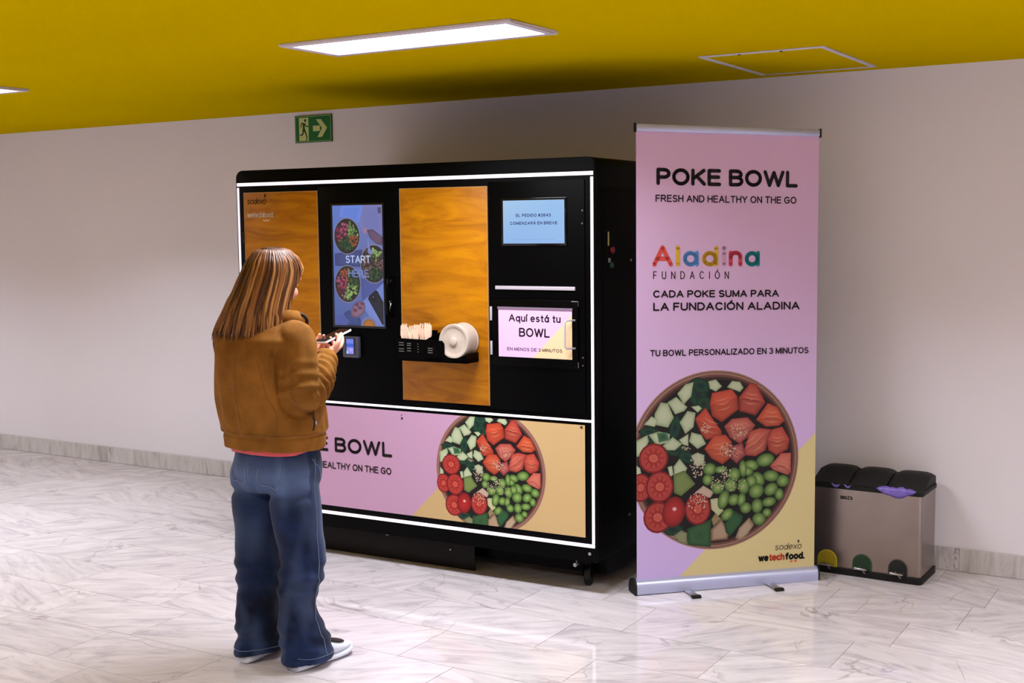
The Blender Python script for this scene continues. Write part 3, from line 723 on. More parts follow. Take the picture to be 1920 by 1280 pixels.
# lower graphic panel
bm = NB(); xz_prism(bm, rrect(-1.760, .150, .258, .759, .018), -.008, -.0021); gp = obj('graphic_panel', bm, M_black2, mc, bevel=.001)
P = Print(); cl = (-1.757, .147, .261, .756)
P.poly(rrect(cl[0], cl[1], cl[2], cl[3], .016), rgb(196,154,188))
P.poly([(-.764,.261),(-.2,.82),(.147,.82),(.147,.261)], rgb(203,171,122))
c0_ = len(P.C); bowl_picture(P, -.334, .511, .288); tone_print(P, c0_, .85, .04)
P.text('POKE BOWL', -1.560, .530, .690, .073, rgb(20,8,16), .20)
P.text('FRESH AND HEALTHY ON THE GO', -1.560, .446, .683, .033, rgb(22,8,18), .17)
for x, z in ((-.810,.722),(.131,.746),(-1.74,.746)): P.poly(blob(x, z, .006, .006), rgb(60,40,56))
P.poly(blob(-.812, .738, .003, .003), rgb(60,40,56))
P.build('print', M_panelprint, gp, -.0085, clip=cl)
# underside: chassis, kick plate, casters
bm = NB(); box(bm, -1.76, .165, .17, D-.05, .055, .16); obj('chassis', bm, M_black, mc)
bm = NB(); box(bm, -1.785, -.487, .100, .106, .004, .17); kp = obj('kick_plate', bm, M_kick, mc, bevel=.001)
bm = NB(); cyl(bm, (-.984,.098,.126), (0,1,0), .009, .008, 16); cyl(bm, (-.62,.098,.09), (0,1,0), .004, .006, 10); pieces('bolt', bm, M_steel, kp, auto=40)
def caster(x, y):
    bm = NB()
    lathe(bm, [(.046,-.014),(.050,-.010),(.050,.010),(.046,.014),(.012,.014),(.012,-.014)], (x, y, .0505), (1,.25,0), 28)
    w = obj('caster', bm, M_rubber, mc, auto=40)
    bm = NB(); box(bm, x-.024, x-.019, y-.022, y+.022, .045, .105); box(bm, x+.019, x+.024, y-.022, y+.022, .045, .105); box(bm, x-.03, x+.03, y-.04, y+.04, .105, .1495)
    obj('fork', bm, M_black, w, bevel=.002)
    return w
c1 = caster(.085, .15); caster(.1, .95); caster(-1.7, .15); caster(-1.7, .95)
bm = NB(); tube(bm, [(.052,.09,.135),(.058,.085,.115),(.066,.085,.108)], .004, 6); cyl(bm, (.05,.085,.105), (0,1,0), .009, .012, 14); obj('brake', bm, M_steel, c1, auto=40)
bm = NB(); cyl(bm, (.165,-.003,.190), (0,1,0), .0075, .006, 16); obj('bolt', bm, M_steel, mc, auto=40)
# right side controls
def sideplate(name, y0, y1, z0, z1, m, t=.004):
    bm = NB(); box(bm, .2, .2+t, y0, y1, z0, z1); return obj(name, bm, m, mc, bevel=.0008)
sideplate('service_door', .06, D-.06, .30, 1.78, M_black2, .003)
sideplate('warning_label', .112, .124, 1.528, 1.588, mat('label_yellow', rgb(170,160,90), .6), .0045)
bm = NB(); cyl(bm, (.207,.150,1.508), (1,0,0), .014, .012, 20); obj('stop_button', bm, mat('button_red', rgb(120,8,14), .4), mc, auto=40)
sideplate('switch', .116, .134, 1.455, 1.474, mat('switch_grey', rgb(110,116,116), .5), .007)
bm = NB(); cyl(bm, (.207,.140,1.443), (1,0,0), .012, .012, 20); obj('start_button', bm, mat('button_green', rgb(8,60,42), .4), mc, auto=40)
bm = NB(); cyl(bm, (.204,.351,1.459), (1,0,0), .006, .008, 12); obj('lock', bm, M_steel, mc, auto=40)
bm = NB(); cyl(bm, (.204,.33,.30), (1,0,0), .006, .008, 12); obj('bolt', bm, M_steel, mc, auto=40)

# utensil tray (parts of the machine) ------------------------------------------------
ty0, ty1 = -.115, -.0112; tx0, tx1, tz = -.765, -.383, 1.010
tr = empty('tray', (0,0,0), 0, mc)
bm = NB(); box(bm, tx0, -.60, ty0, ty1, tz, tz+.005); box(bm, -.60, tx1, ty0, ty1, tz, tz+.018); obj('tray_base', bm, M_black, tr)
bm = NB()
px = [(tx0, tz), (-.515, tz), (-.500, tz+.02), (-.500, tz+.085), (-.512, tz+.098), (tx0, tz+.103)]
xz_prism(bm, px, ty0, ty0+.003); obj('tray_front', bm, M_black, tr)
P = Print()
for (cx_, zs, w_) in ((-.732, (.080,.069,.052,.041), .028), (-.690, (.078,.069,.056,.044), .022), (-.641, (.077,.065,.053,.041), .006), (-.575, (.060,.050,.040), .026)):
    for z in zs: P.poly([(cx_-w_/2, tz+z), (cx_+w_/2, tz+z), (cx_+w_/2, tz+z+.004), (cx_-w_/2, tz+z+.004)], rgb(96,92,92))
P.build('slots', M_print, tr, ty0-.0004)
bm = NB(); box(bm, tx0, tx0+.003, ty0, ty1, tz, tz+.11); box(bm, tx0, -.60, ty1-.003, ty1, tz, tz+.135)
v = [bm.verts.new(p) for p in ((-.604,ty0,tz+.098),(-.560,ty1,tz+.140),(-.560,ty1,tz),(-.604,ty0,tz),(-.601,ty0,tz+.098),(-.557,ty1,tz+.140),(-.557,ty1,tz),(-.601,ty0,tz))]
for q in ((0,1,2,3),(7,6,5,4),(0,4,5,1),(1,5,6,2),(2,6,7,3),(3,7,4,0)): bm.faces.new([v[i] for i in q])
pieces('divider', bm, M_black, tr)
bm = NB(); box(bm, -.500, tx1, ty0, ty0+.003, tz, tz+.022); box(bm, tx1-.003, tx1, ty0, ty1, tz, tz+.043)
pieces('tray_lip', bm, M_black, tr)
# stacked bowls lying on their side: nearest shows its base
mw = mc.matrix_basis.copy()
def local(p): return Matrix.Translation((-2.6197, 4.70, 0)) @ Matrix.Rotation(A, 4, 'Z') @ Vector(p)
BX, BZ = -.456, tz+.0965
def stack_item(name, y, label, cat, prof, part='shell'):
    o = empty(name, local((BX, y, BZ)), A); tag(o, label, cat)
    bm = NB(); lathe(bm, [(r*.965, h) for r, h in prof], (0,0,0), (0,1,0), 48); obj(part, bm, M_bowl, o, auto=40); return o
lidp = [(.0,.002),(.020,.002),(.024,.004),(.056,.007),(.064,.004),(.070,.0),(.078,.0),(.081,.004),(.081,.009),(.077,.0105),(.070,.0105),(.0,.0105)]
o = stack_item('bowl_lid', -.108, 'pale round lid with a raised knob facing out from the black tray', 'lid', lidp, 'disc')
bm = NB(); lathe(bm, [(.0,-.007),(.012,-.007),(.018,-.004),(.020,.0025),(.0,.0025)], (0,0,0), (0,1,0), 24); obj('knob', bm, M_bowl, o, auto=40)
stack_item('bowl_lid', -.095, 'second pale round lid pressed behind the knobbed lid on the black tray', 'lid', lidp, 'disc')
bowlp = [(.0,.0),(.070,.0),(.0745,.004),(.0765,.040),(.0775,.0615),(.081,.062),(.082,.0645),(.081,.067),(.076,.067),(.074,.040),(.071,.006),(.0,.004)]
stack_item('fibre_bowl', -.083, 'white fibre bowl lying on its side behind the two lids on the tray', 'bowl', bowlp)
rc = random.Random(3)
def cutlery():
    o = empty('wooden_fork', (0,0,0)); 
    bm = NB()
    L = .158
    pts = [(-.006,0),(.006,0),(.007,L*.6),(.013,L*.72),(.013,L*.84),(-.013,L*.84),(-.013,L*.72),(-.007,L*.6)]
    xz_prism(bm, pts, -.0009, .0009); obj('handle', bm, M_cut, o)
    bm = NB()
    for i in range(3): box(bm, -.013+.0098*i, -.0066+.0098*i, -.0009, .0009, L*.84, L)
    obj('tines', bm, M_cut, o); return o
base = cutlery()
for i in range(13):
    if i == 0: o = base
    else:
        o = base.copy(); COL.objects.link(o)
        for ch in list(base.children):
            c = ch.copy(); COL.objects.link(c); c.parent = o
    o.location = local((-.742+.0098*i, -.092+.03*(i % 3), tz+.0065)); o.rotation_euler = (rc.uniform(-.06,.12), rc.uniform(-.10,.16), rc.uniform(-.3,.3)+.55); o.scale = (1, 1, rc.uniform(.84, 1.04))
    tag(o, 'pale disposable wooden fork standing upright in the black tray left of the bowls', 'cutlery', 'wooden forks in the black tray')

# ------------------------------------------------------------------ roll-up banner
bang = math.atan2(0.7040228757501241, 0.7101772950612582)
bn = empty('rollup_banner', (-2.27272, 4.80824, 0), bang); tag(bn, 'tall lilac roll-up banner with a poke bowl picture standing right of the machine', 'banner')
def warp(c): return Vector((c.x, c.y, c.z - c.x*(.010+.006*c.z)))
bm = NB()
prof = [(0.0,.004),(0.0,.035),(.004,.052),(.014,.064),(.026,.069),(.040,.069),(.062,.062),(.076,.048),(.082,.030),(.082,.004)]
a = [bm.verts.new((-.006, y, z)) for y, z in prof]; b = [bm.verts.new((.862, y, z-.004)) for y, z in prof]; n = len(prof)
bm.faces.new(a); bm.faces.new(b[::-1])
for i in range(n): bm.faces.new((a[i], b[i], b[(i+1)%n], a[(i+1)%n]))
obj('base', bm, M_alu, bn, auto=30)
bm = NB()
for x0, x1 in ((-.016,-.0061),(.8621,.868)):
    a = [bm.verts.new((x0, y*1.05-.002, z*1.05)) for y, z in prof]; b = [bm.verts.new((x1, y*1.05-.002, z*1.05)) for y, z in prof]
    bm.faces.new(a); bm.faces.new(b[::-1])
    for i in range(n): bm.faces.new((a[i], b[i], b[(i+1)%n], a[(i+1)%n]))
pieces('end_cap', bm, M_rubber, bn, auto=30)
bm = NB(); box(bm, .0, .862, .001, .08, .0005, .004); obj('underside', bm, M_rubber, bn)
for x in (.231, .622):
    bm = NB(); box(bm, x-.019, x+.019, -.088, .17, .0045, .008); ft = obj('foot', bm, M_steel, bn, bevel=.001)
    bm = NB(); box(bm, x-.021, x+.021, -.107, -.086, .0005, .013); box(bm, x-.021, x+.021, .17, .19, .0005, .013); pieces('rubber_cap', bm, M_rubber, ft, bevel=.003)
# sheet (thin box) and print on it
bm = NB(); nx, nz = 12, 24
for s_, yy in ((0, .0205), (1, .021)):
    g = [[bm.verts.new(warp(Vector((.85*i/nx, yy, .066+(2.018-.066)*j/nz)))) for i in range(nx+1)] for j in range(nz+1)]
    for j in range(nz):
        for i in range(nx): bm.faces.new((g[j][i], g[j][i+1], g[j+1][i+1], g[j+1][i]))
sheet = obj('sheet', bm, mat('banner_cloth', rgb(200,190,200), .6), bn, smooth=True)
P = Print(); li = rgb(200,160,208)
for j in range(24):
    z0, z1 = .066+(2.016-.066)*j/24, .066+(2.016-.066)*(j+1)/24
    def lc(z):
        t = (z-.07)/1.95; return rgb(194+14*t, 170+0*t, 224-20*t)
    for i in range(8):
        P.grad([(.85*i/8,z0),(.85*(i+1)/8,z0),(.85*(i+1)/8,z1),(.85*i/8,z1)], [lc(z0), lc(z0), lc(z1), lc(z1)]); P.n = 0
P.n = 1
P.poly([(.198,.066),(.852,.066),(.852,.692)], rgb(206,190,140))
P.poly([(.0,.066),(.0,.9),(.002,.9),(.002,.066)], rgb(190,180,200))
c0_ = len(P.C); bowl_picture(P, .366, .582, .401); tone_print(P, c0_, .68, .12)  # dimmer light on the banner put into the bowl colours
bk = rgb(16,6,18)
P.text('POKE BOWL', .091, 1.786, .659, .074, bk, .215)
P.text('FRESH AND HEALTHY ON THE GO', .087, 1.715, .657, .031, rgb(30,14,34), .17)
xs = .074
for ch, c, x_, w_ in (('A',(206,72,66),.072,.094),('l',(206,160,44),.180,.019),('a',(94,146,206),.212,.074),('d',(206,160,44),.300,.076),('i',(190,142,178),.394,.019),('n',(200,62,84),.425,.064),('a',(24,128,140),.500,.072)):
    P.text(ch, x_, 1.438, w_, .092, rgb(*c), .20)
P.text('FUNDACIÓN', .076, 1.384, .350, .034, rgb(24,16,30), .11, 1.0)
P.text('CADA POKE SUMA PARA', .076, 1.304, .588, .032, bk, .20)
P.text('LA FUNDACIÓN ALADINA', .076, 1.247, .688, .036, bk, .20)
P.text('TU BOWL PERSONALIZADO EN 3 MINUTOS', .062, 1.050, .748, .028, bk, .18)
P.text('sodexo', .655, .158, .130, .030, rgb(34,26,24), .09, .16, shear=.15)
P.poly([(.768,.186),(.776,.190),(.773,.201),(.766,.197)], rgb(34,26,24))
P.text('we', .575, .110, .050, .034, rgb(24,18,18), .24, .24); P.text('tech', .627, .110, .076, .034, rgb(214,84,56), .24, .24); P.text('food.', .706, .110, .096, .034, rgb(24,18,18), .24, .24)
for q in (.737, .757): P.poly(blob(q, .102, .007, .004), rgb(214,84,56))
P.build('print', M_print, sheet, .0203, clip=(.0, .85, .066, 2.016), warp=warp)
bm = NB()
v = box(bm, -.001, .851, .012, .030, 2.012, 2.043); 
for q in bm.verts: q.co = warp(q.co)
rl = obj('top_rail', bm, M_alu, bn, bevel=.003)
bm = NB()
for x in (-.007, .8512): box(bm, x, x+.0058, .010, .032, 2.008, 2.046)
for q in bm.verts: q.co = warp(q.co)
pieces('rail_cap', bm, M_rubber, rl)
bm = NB(); tube(bm, [(.425,.045,.06),(.425,.04,2.02)], .010, 10); obj('pole', bm, M_steel, bn, smooth=True)

# ------------------------------------------------------------------ waste bin
M_brushed = mat('brushed_steel', rgb(158,146,140), .27, 1.0, noise_amt=.10, noise_scale=6)
M_brushed.node_tree.nodes['Principled BSDF'].inputs['Anisotropic'].default_value = .4
wb = empty('pedal_bin', (-1.2431, 5.5542, 0), -.0245); tag(wb, 'brushed steel pedal bin with three black lids standing behind the banner by the wall', 'bin')
bw, bd = .515, .262
def vprism(bm, x0, x1, y0, y1, z0, z1, r=.012, n=4):
    pts = []
    for (cx, cy, a0) in ((x1-r, y1-r, 0), (x0+r, y1-r, 90), (x0+r, y0+r, 180), (x1-r, y0+r, 270)):
        for i in range(n+1):
            t = math.radians(a0+90*i/n); pts.append((cx+r*math.cos(t), cy+r*math.sin(t)))
    loft(bm, [[(x, y, z0) for x, y in pts], [(x, y, z1) for x, y in pts]])
bm = NB(); vprism(bm, -bw, 0, .006, bd, .028, .402, .018, 6)
body = obj('body', bm, M_brushed, wb, auto=40)
bm = NB(); vprism(bm, -bw-.006, .006, -.003, bd+.006, .0005, .030, .022, 6); obj('base', bm, M_rubber, wb, auto=40)
bm = NB(); vprism(bm, -bw-.004, .004, -.002, bd+.004, .400, .418, .02, 6); obj('rim', bm, M_rubber, wb, auto=40)
for i in range(3):
    x0 = -bw + i*bw/3 + .003; x1 = x0 + bw/3 - .006
    bm = NB(); cx = (x0+x1)/2; R = []
    for j in range(9):
        y = .004 + (bd-.004)*j/8
        hgt = .424 + .048*min(1, (j/5.0))**1.2
        row = []
        for k_ in range(9):
            t = -1+2*k_/8; row.append((cx+(x1-x0)/2*t, y, hgt - .016*abs(t)**4 - (.006 if j == 8 else 0)))
        row += [(x1, y, .412), (x0, y, .412)]
        R.append(row)
    loft(bm, R); obj('lid', bm, M_rubber, wb, auto=35)
M_bag = mat('bag_film', rgb(120,98,190), .35, noise_amt=.2, noise_scale=40)
def bag(x0, x1, z, hgt, y, seed):
    q = random.Random(seed); bm = NB(); n = 12; rows = []
    for j in range(5):
        row = []
        for i in range(n+1):
            t = i/n; amp = math.sin(math.pi*t)**.5
            row.append(bm.verts.new((x0+(x1-x0)*t, y - .010*math.sin(math.pi*j/4) - q.uniform(0,.005), z + hgt*(.5-j/4.0)*amp*q.uniform(.75,1.1) - .012*math.sin(t*3))))
        rows.append(row)
    for j in range(4):
        for i in range(n):
            try: bm.faces.new((rows[j][i], rows[j][i+1], rows[j+1][i+1], rows[j+1][i]))
            except ValueError: pass
    o = obj('bag_edge', bm, M_bag, wb, smooth=True); m = o.modifiers.new('t', 'SOLIDIFY'); m.thickness = .001
bag(-.198, -.022, .424, .052, -.004, 1); bag(-.405, -.365, .424, .016, -.002, 2)
bag(-.345, -.315, .424, .010, -.002, 4)
pcols = [(rgb(150,130,10), rgb(186,170,30)), (rgb(10,46,20), rgb(60,80,60)), (rgb(8,8,8), rgb(100,90,88))]
for i, x in enumerate((-.424, -.262, -.100)):
    rg = NB(); arc = []
    def arch(r, h): return [(x+r*math.cos(math.radians(a)), .032+h+r*math.sin(math.radians(a))) for a in range(0, 181, 12)]
    bm = NB(); xz_prism(bm, [(x+.0455,.020)]+arch(.0455,.03)+[(x-.0455,.020)], .0035, .012); sur = obj('pedal_surround', bm, mat('pedal_ring', pcols[i][1], .5), wb)
    bm = NB(); xz_prism(bm, [(x+.041,.020)]+arch(.041,.03)+[(x-.041,.020)], .0015, .0045); obj('pedal_recess', bm, mat('pedal_recess', pcols[i][0], .6), sur)
    bm = NB(); box(bm, x-.030, x+.030, -.030, .002, .040, .045); tube(bm, [(x-.012,.0,.048),(x+.02,-.02,.026)], .0035, 6); tube(bm, [(x-.028,-.028,.046),(x+.028,-.028,.044)], .005, 8)
    obj('pedal', bm, M_steel, wb, bevel=.001)
P = Print(); P.text('BIGZ3', -.367, .352, .056, .016, rgb(30,26,26), .24); P.build('lettering', M_print, wb, .0055)

# ------------------------------------------------------------------ the woman (local frame: x to her right, y the way she faces)
pw = empty('person', (-3.09, 3.45, 0))
tag(pw, 'woman in a tan suede jacket and blue jeans, long brown hair, looking at her phone', 'person')
def fabric(name, c1, c2, sc=9, rough=.85, fine=0, aniso=(1,1,1), sheen=.3, c3=None):
    m = bpy.data.materials.new(name); m.use_nodes = True; nt = m.node_tree; b = nt.nodes['Principled BSDF']
    tc = nt.nodes.new('ShaderNodeTexCoord'); mp = nt.nodes.new('ShaderNodeMapping'); mp.inputs['Scale'].default_value = aniso
    nt.links.new(tc.outputs['Object'], mp.inputs[0])
    n = nt.nodes.new('ShaderNodeTexNoise'); n.inputs['Scale'].default_value = sc; n.inputs['Detail'].default_value = 6; n.inputs['Roughness'].default_value = .6
    nt.links.new(mp.outputs[0], n.inputs[0])
    cr = nt.nodes.new('ShaderNodeValToRGB'); e = cr.color_ramp.elements; e[0].position = .35; e[0].color = c1; e[1].position = .65; e[1].color = c2
    nt.links.new(n.outputs['Fac'], cr.inputs[0]); nt.links.new(cr.outputs[0], b.inputs['Base Color'])
    b.inputs['Roughness'].default_value = rough; b.inputs['Specular IOR Level'].default_value = .15; b.inputs['Sheen Weight'].default_value = sheen; b.inputs['Sheen Roughness'].default_value = .5
    if c3: b.inputs['Sheen Tint'].default_value = c3
    if fine:
        n2 = nt.nodes.new('ShaderNodeTexNoise'); n2.inputs['Scale'].default_value = fine; nt.links.new(tc.outputs['Object'], n2.inputs[0])
        bp = nt.nodes.new('ShaderNodeBump'); bp.inputs['Strength'].default_value = .3; bp.inputs['Distance'].default_value = .001
        nt.links.new(n2.outputs['Fac'], bp.inputs['Height']); nt.links.new(bp.outputs[0], b.inputs['Normal'])
    return m
M_suede = fabric('suede', rgb(108,68,20), rgb(142,92,36), 7, .9, 300, sheen=.15, c3=rgb(220,160,90))
M_seam = fabric('suede_seam', rgb(108,64,18), rgb(122,74,24), 20, .9)
def denim_mat():
    m = fabric('denim', rgb(6,12,32), rgb(24,40,78), 6, .85, 500, sheen=.1)
    nt = m.node_tree; b = nt.nodes['Principled BSDF']
    src = b.inputs['Base Color'].links[0].from_socket
    a = nt.nodes.new('ShaderNodeAttribute'); a.attribute_name = 'wear'
    mx = nt.nodes.new('ShaderNodeMix'); mx.data_type = 'RGBA'; nt.links.new(a.outputs['Fac'], mx.inputs[0]); nt.links.new(src, mx.inputs[6]); mx.inputs[7].default_value = rgb(92,112,156)
    nt.links.new(mx.outputs[2], b.inputs['Base Color']); return m
M_denim = denim_mat()
M_stitch = mat('stitch', rgb(112,126,160), .8)
M_skin = mat('skin', rgb(214,150,128), .5, spec=.3, noise_amt=.04, noise_scale=30)
M_skin.node_tree.nodes['Principled BSDF'].inputs['Subsurface Weight'].default_value = .08
M_skin.node_tree.nodes['Principled BSDF'].inputs['Subsurface Radius'].default_value = (.01,.004,.002)
M_hair = attr_mat('hair', .38, spec=.35)
M_shirt = fabric('coral_shirt', rgb(206,72,84), rgb(222,92,98), 12, .9)
M_shoe = mat('shoe_white', rgb(216,220,238), .5)
M_shoe2 = mat('shoe_dark', rgb(42,28,26), .7)
M_dark = mat('dark_lining', rgb(30,18,10), .8)

def interp(keys, z):
    """keys: sorted list of (z, v...) -> smooth interpolation"""
    if z <= keys[0][0]: return keys[0][1:]
    if z >= keys[-1][0]: return keys[-1][1:]
    for a, b in zip(keys, keys[1:]):
        if a[0] <= z <= b[0]:
            t = (z-a[0])/(b[0]-a[0]); t = t*t*(3-2*t)*.5 + t*.5
            return tuple(p+(q-p)*t for p, q in zip(a[1:], b[1:]))
def loft_keys(bm, keys, step, seg=40, p=2.2, yaw=0):
    z0, z1 = keys[0][0], keys[-1][0]; n = max(2, int((z1-z0)/step)); R = []
    for i in range(n+1):
        z = z0+(z1-z0)*i/n; cx, cy, rx, ry = interp(keys, z); R.append(ering(cx, cy, z, rx, ry, seg, yaw, p))
    loft(bm, R)
def spline(pts, n=6):
    """Catmull-Rom through tuples"""
    out = []; P_ = [pts[0]]+list(pts)+[pts[-1]]
    for i in range(1, len(P_)-2):
        p0, p1, p2, p3 = P_[i-1], P_[i], P_[i+1], P_[i+2]
        for k in range(n):
            t = k/n
            out.append(tuple(.5*((2*b)+(-a+c)*t+(2*a-5*b+4*c-d)*t*t+(-a+3*b-3*c+d)*t**3) for a, b, c, d in zip(p0, p1, p2, p3)))
    out.append(tuple(pts[-1])); return out
def limb(bm, keys, n=6, seg=20, flat=1.0):
    """keys (x,y,z,r)"""
    s = spline(keys, n); tube(bm, [q[:3] for q in s], [q[3] for q in s], seg, flat=flat)

# pose joints
SR, ER, WR = Vector((.150,-.075,1.235)), Vector((.212,-.122,1.030)), Vector((.118,.130,1.140))
SL, EL, WL = Vector((-.160,-.075,1.235)), Vector((-.188,-.030,1.010)), Vector((-.045,.150,1.120))
HC = Vector((.004,-.004,1.435))      # head centre
HY = math.radians(4)              # head turn
HR = Matrix.Rotation(HY, 3, 'Z') @ Matrix.Rotation(math.radians(-24), 3, 'X')
def hp(x, y, z): return HC + HR @ Vector((x, y, z))

# ---- body: one continuous surface
bm = NB()
loft_keys(bm, [(.74,0,-.05,.12,.085),(.85,0,-.05,.135,.09),(.98,0,-.055,.115,.08),(1.12,0,-.06,.135,.09),(1.22,0,-.065,.135,.075),(1.275,0,-.06,.07,.055)], .02, 28)
for sx, S_, E_, W_ in ((1,SR,ER,WR),(-1,SL,EL,WL)):
    limb(bm, [(*(S_*.8+Vector((0,-.06,1.235))*.2), .045), (*S_, .045), (*((S_+E_)/2), .038), (*E_, .034), (*((E_+W_)/2), .031), (*W_, .022), (*(W_+(W_-E_).normalized()*.02), .021)], 5, 16)
for hx, kx, ky, ax, ay in ((.085,.1,-.03,.1,-.06),(-.085,-.1,-.035,-.1,-.06)):
    limb(bm, [(hx,-.05,.80,.075),(hx*1.05,-.05,.62,.068),(kx,ky,.42,.05),(kx,ky-.03,.28,.048),(ax,ay,.09,.03),(ax,ay,.05,.032)], 5, 16)
    limb(bm, [(ax,ay-.03,.045,.028),(ax,ay+.05,.045,.028),(ax,ay+.15,.035,.022)], 4, 12)
limb(bm, [(0,-.06,1.22,.052),(.004,-.045,1.29,.048),(.012,-.01,1.35,.046),(.016,.01,1.40,.05)], 5, 18)
# head
ellipsoid(bm, hp(0,-.012,.02), (.074,.092,.088), HR, 24, 16)
ellipsoid(bm, hp(0,.028,-.035), (.056,.058,.082), HR, 20, 14)
ellipsoid(bm, hp(0,.058,-.098), (.024,.022,.018), HR, 12, 8)      # chin
ellipsoid(bm, hp(0,.077,.030), (.050,.018,.016), HR, 14, 8)       # brow
for sx in (-1, 1): ellipsoid(bm, hp(.034*sx,.062,-.030), (.022,.024,.024), HR, 12, 8); ellipsoid(bm, hp(.075*sx,-.004,-.012), (.008,.018,.028), HR, 10, 8)
tube(bm, [hp(0,.080,.020), hp(0,.096,-.008), hp(0,.106,-.026), hp(0,.092,-.036)], [.008,.0095,.013,.009], 10)
for sx in (-1, 1): ellipsoid(bm, hp(.011*sx,.090,-.031), (.007,.010,.007), HR, 8, 6)
tube(bm, [hp(-.022,.080,-.062), hp(-.010,.089,-.059), hp(0,.090,-.060), hp(.010,.089,-.059), hp(.022,.080,-.062)], [.003,.0065,.0065,.0065,.003], 8)
tube(bm, [hp(-.018,.079,-.070), hp(0,.087,-.071), hp(.018,.079,-.070)], [.004,.0075,.004], 8)
# hands: palm + fingers, holding the phone
def hand(bm, wrist, along, palm_n, side, curl, spread=.0185):
    """along: unit towards fingertips; palm_n: out of the palm; side: +1 thumb side direction = side*cross"""
    al = along.normalized(); pn = (palm_n-al*palm_n.dot(al)).normalized(); th = al.cross(pn)*side
    R_ = Matrix((th, al, pn)).transposed()
    pc = wrist+al*.045
    v0 = len(bm.verts)
    ellipsoid(bm, pc, (.038,.050,.013), R_, 16, 10); ellipsoid(bm, wrist+al*.062, (.037,.026,.011), R_, 14, 8); ellipsoid(bm, wrist+al*.01, (.024,.035,.016), R_, 12, 8)
    ellipsoid(bm, wrist+al*.032+th*.022+pn*.008, (.015,.030,.013), R_, 10, 8)
    for i, (L, off) in enumerate(((.066,1.5),(.072,.5),(.068,-.5),(.054,-1.5))):
        base = wrist+al*(.080-abs(off-.3)*.004)+th*off*spread
        c = curl[i]; p = [base-al*.02, base]; d = al.copy(); ang = 0
        dirs = []
        for j, q in enumerate((.45,.32,.23)):
            ang += c*(1.0, 1.1, .8)[j]
            dd = al*math.cos(ang)+pn*math.sin(ang)+th*off*.05
            p.append(p[-1]+dd.normalized()*L*q)
        sp_ = spline([tuple(x) for x in p], 4); m = len(sp_)
        tube(bm, sp_, [.0094-.0026*k/m for k in range(m)], 10); ellipsoid(bm, p[-1], (.0068,.0068,.0068), None, 8, 6)
    # thumb from the side of the palm
    t0 = wrist+al*.022+th*.022+pn*.006
    t1 = t0+(al*.55+th*.75+pn*.25).normalized()*.034; t2 = t1+(al*.92+th*.15+pn*.45).normalized()*.030; t3 = t2+(al*.95-th*.22+pn*.35).normalized()*.024
    sp_ = spline([tuple(t0), tuple(t1), tuple(t2), tuple(t3)], 4); m = len(sp_)
    tube(bm, sp_, [.012-.0038*k/m for k in range(m)], 10); ellipsoid(bm, t3, (.008,.008,.008), None, 8, 6)
PH0, PH1 = Vector((.035,.190,1.180)), Vector((.055,.325,1.220))   # phone bottom and top
pdir = (PH1-PH0).normalized(); pside = Vector((1,-.12,.05)); pside = (pside-pdir*pside.dot(pdir)).normalized(); pnor = pside.cross(pdir).normalized()
if pnor.z < 0: pnor = -pnor
hand(bm, WR, Vector((-.040,.185,.045)), Vector((-.55,-.10,.85)), 1, (.35,.42,.5,.55))
hand(bm, WL, Vector((.060,.150,.060)), Vector((.50,-.10,.85)), -1, (.30,.38,.45,.5))
body = remesh(bm, .0042, 3)
bo = obj('body', body, M_skin, pw, smooth=True)
# face details
bm = NB()
for sx in (-1, 1): ellipsoid(bm, hp(.030*sx,.076,.006), (.012,.007,.0055), HR, 12, 8)
pieces('eye', bm, mat('eye_white', rgb(200,190,186), .3), pw, smooth=True)
bm = NB()
for sx in (-1, 1):
    tube(bm, [hp(.016*sx,.083,.026), hp(.030*sx,.084,.031), hp(.046*sx,.072,.026)], [.0022,.003,.0015], 6)
M_brow = mat('brow_brown', rgb(60,34,24), .7)
pieces('eyebrow', bm, M_brow, pw, smooth=True)
bm = NB()
for sx in (-1, 1): tube(bm, [hp(.017*sx,.081,.009), hp(.030*sx,.0845,.0125), hp(.043*sx,.075,.009)], [.0012,.0018,.001], 6)
pieces('eyelashes', bm, M_brow, pw, smooth=True)
bm = NB()
for sx in (-1, 1): ellipsoid(bm, hp(.030*sx,.0825,.004), (.0045,.002,.0045), HR, 10, 6)
pieces('iris', bm, M_dark, pw, smooth=True)
bm = NB()
tube(bm, [hp(-.020,.083,-.063), hp(0,.0955,-.061), hp(.020,.083,-.063)], [.002,.0045,.002], 8)
tube(bm, [hp(-.016,.083,-.069), hp(0,.093,-.071), hp(.016,.083,-.069)], [.002,.005,.002], 8)
pieces('lip', bm, mat('lip_pink', rgb(180,90,88), .4), pw, smooth=True)
# ---- shirt hem and jeans
bm = NB(); loft_keys(bm, [(.800,.000,-.040,.168,.128),(.81,.002,-.038,.171,.130),(.83,.004,-.038,.172,.132),(.90,.004,-.045,.17,.13)], .01, 48)
for v in bm.verts:
    if v.co.z < .815: v.co.z += .010*math.sin(v.co.x*14+2.2) + max(0, v.co.x)*.10
obj('shirt', bm, M_shirt, pw, smooth=True)

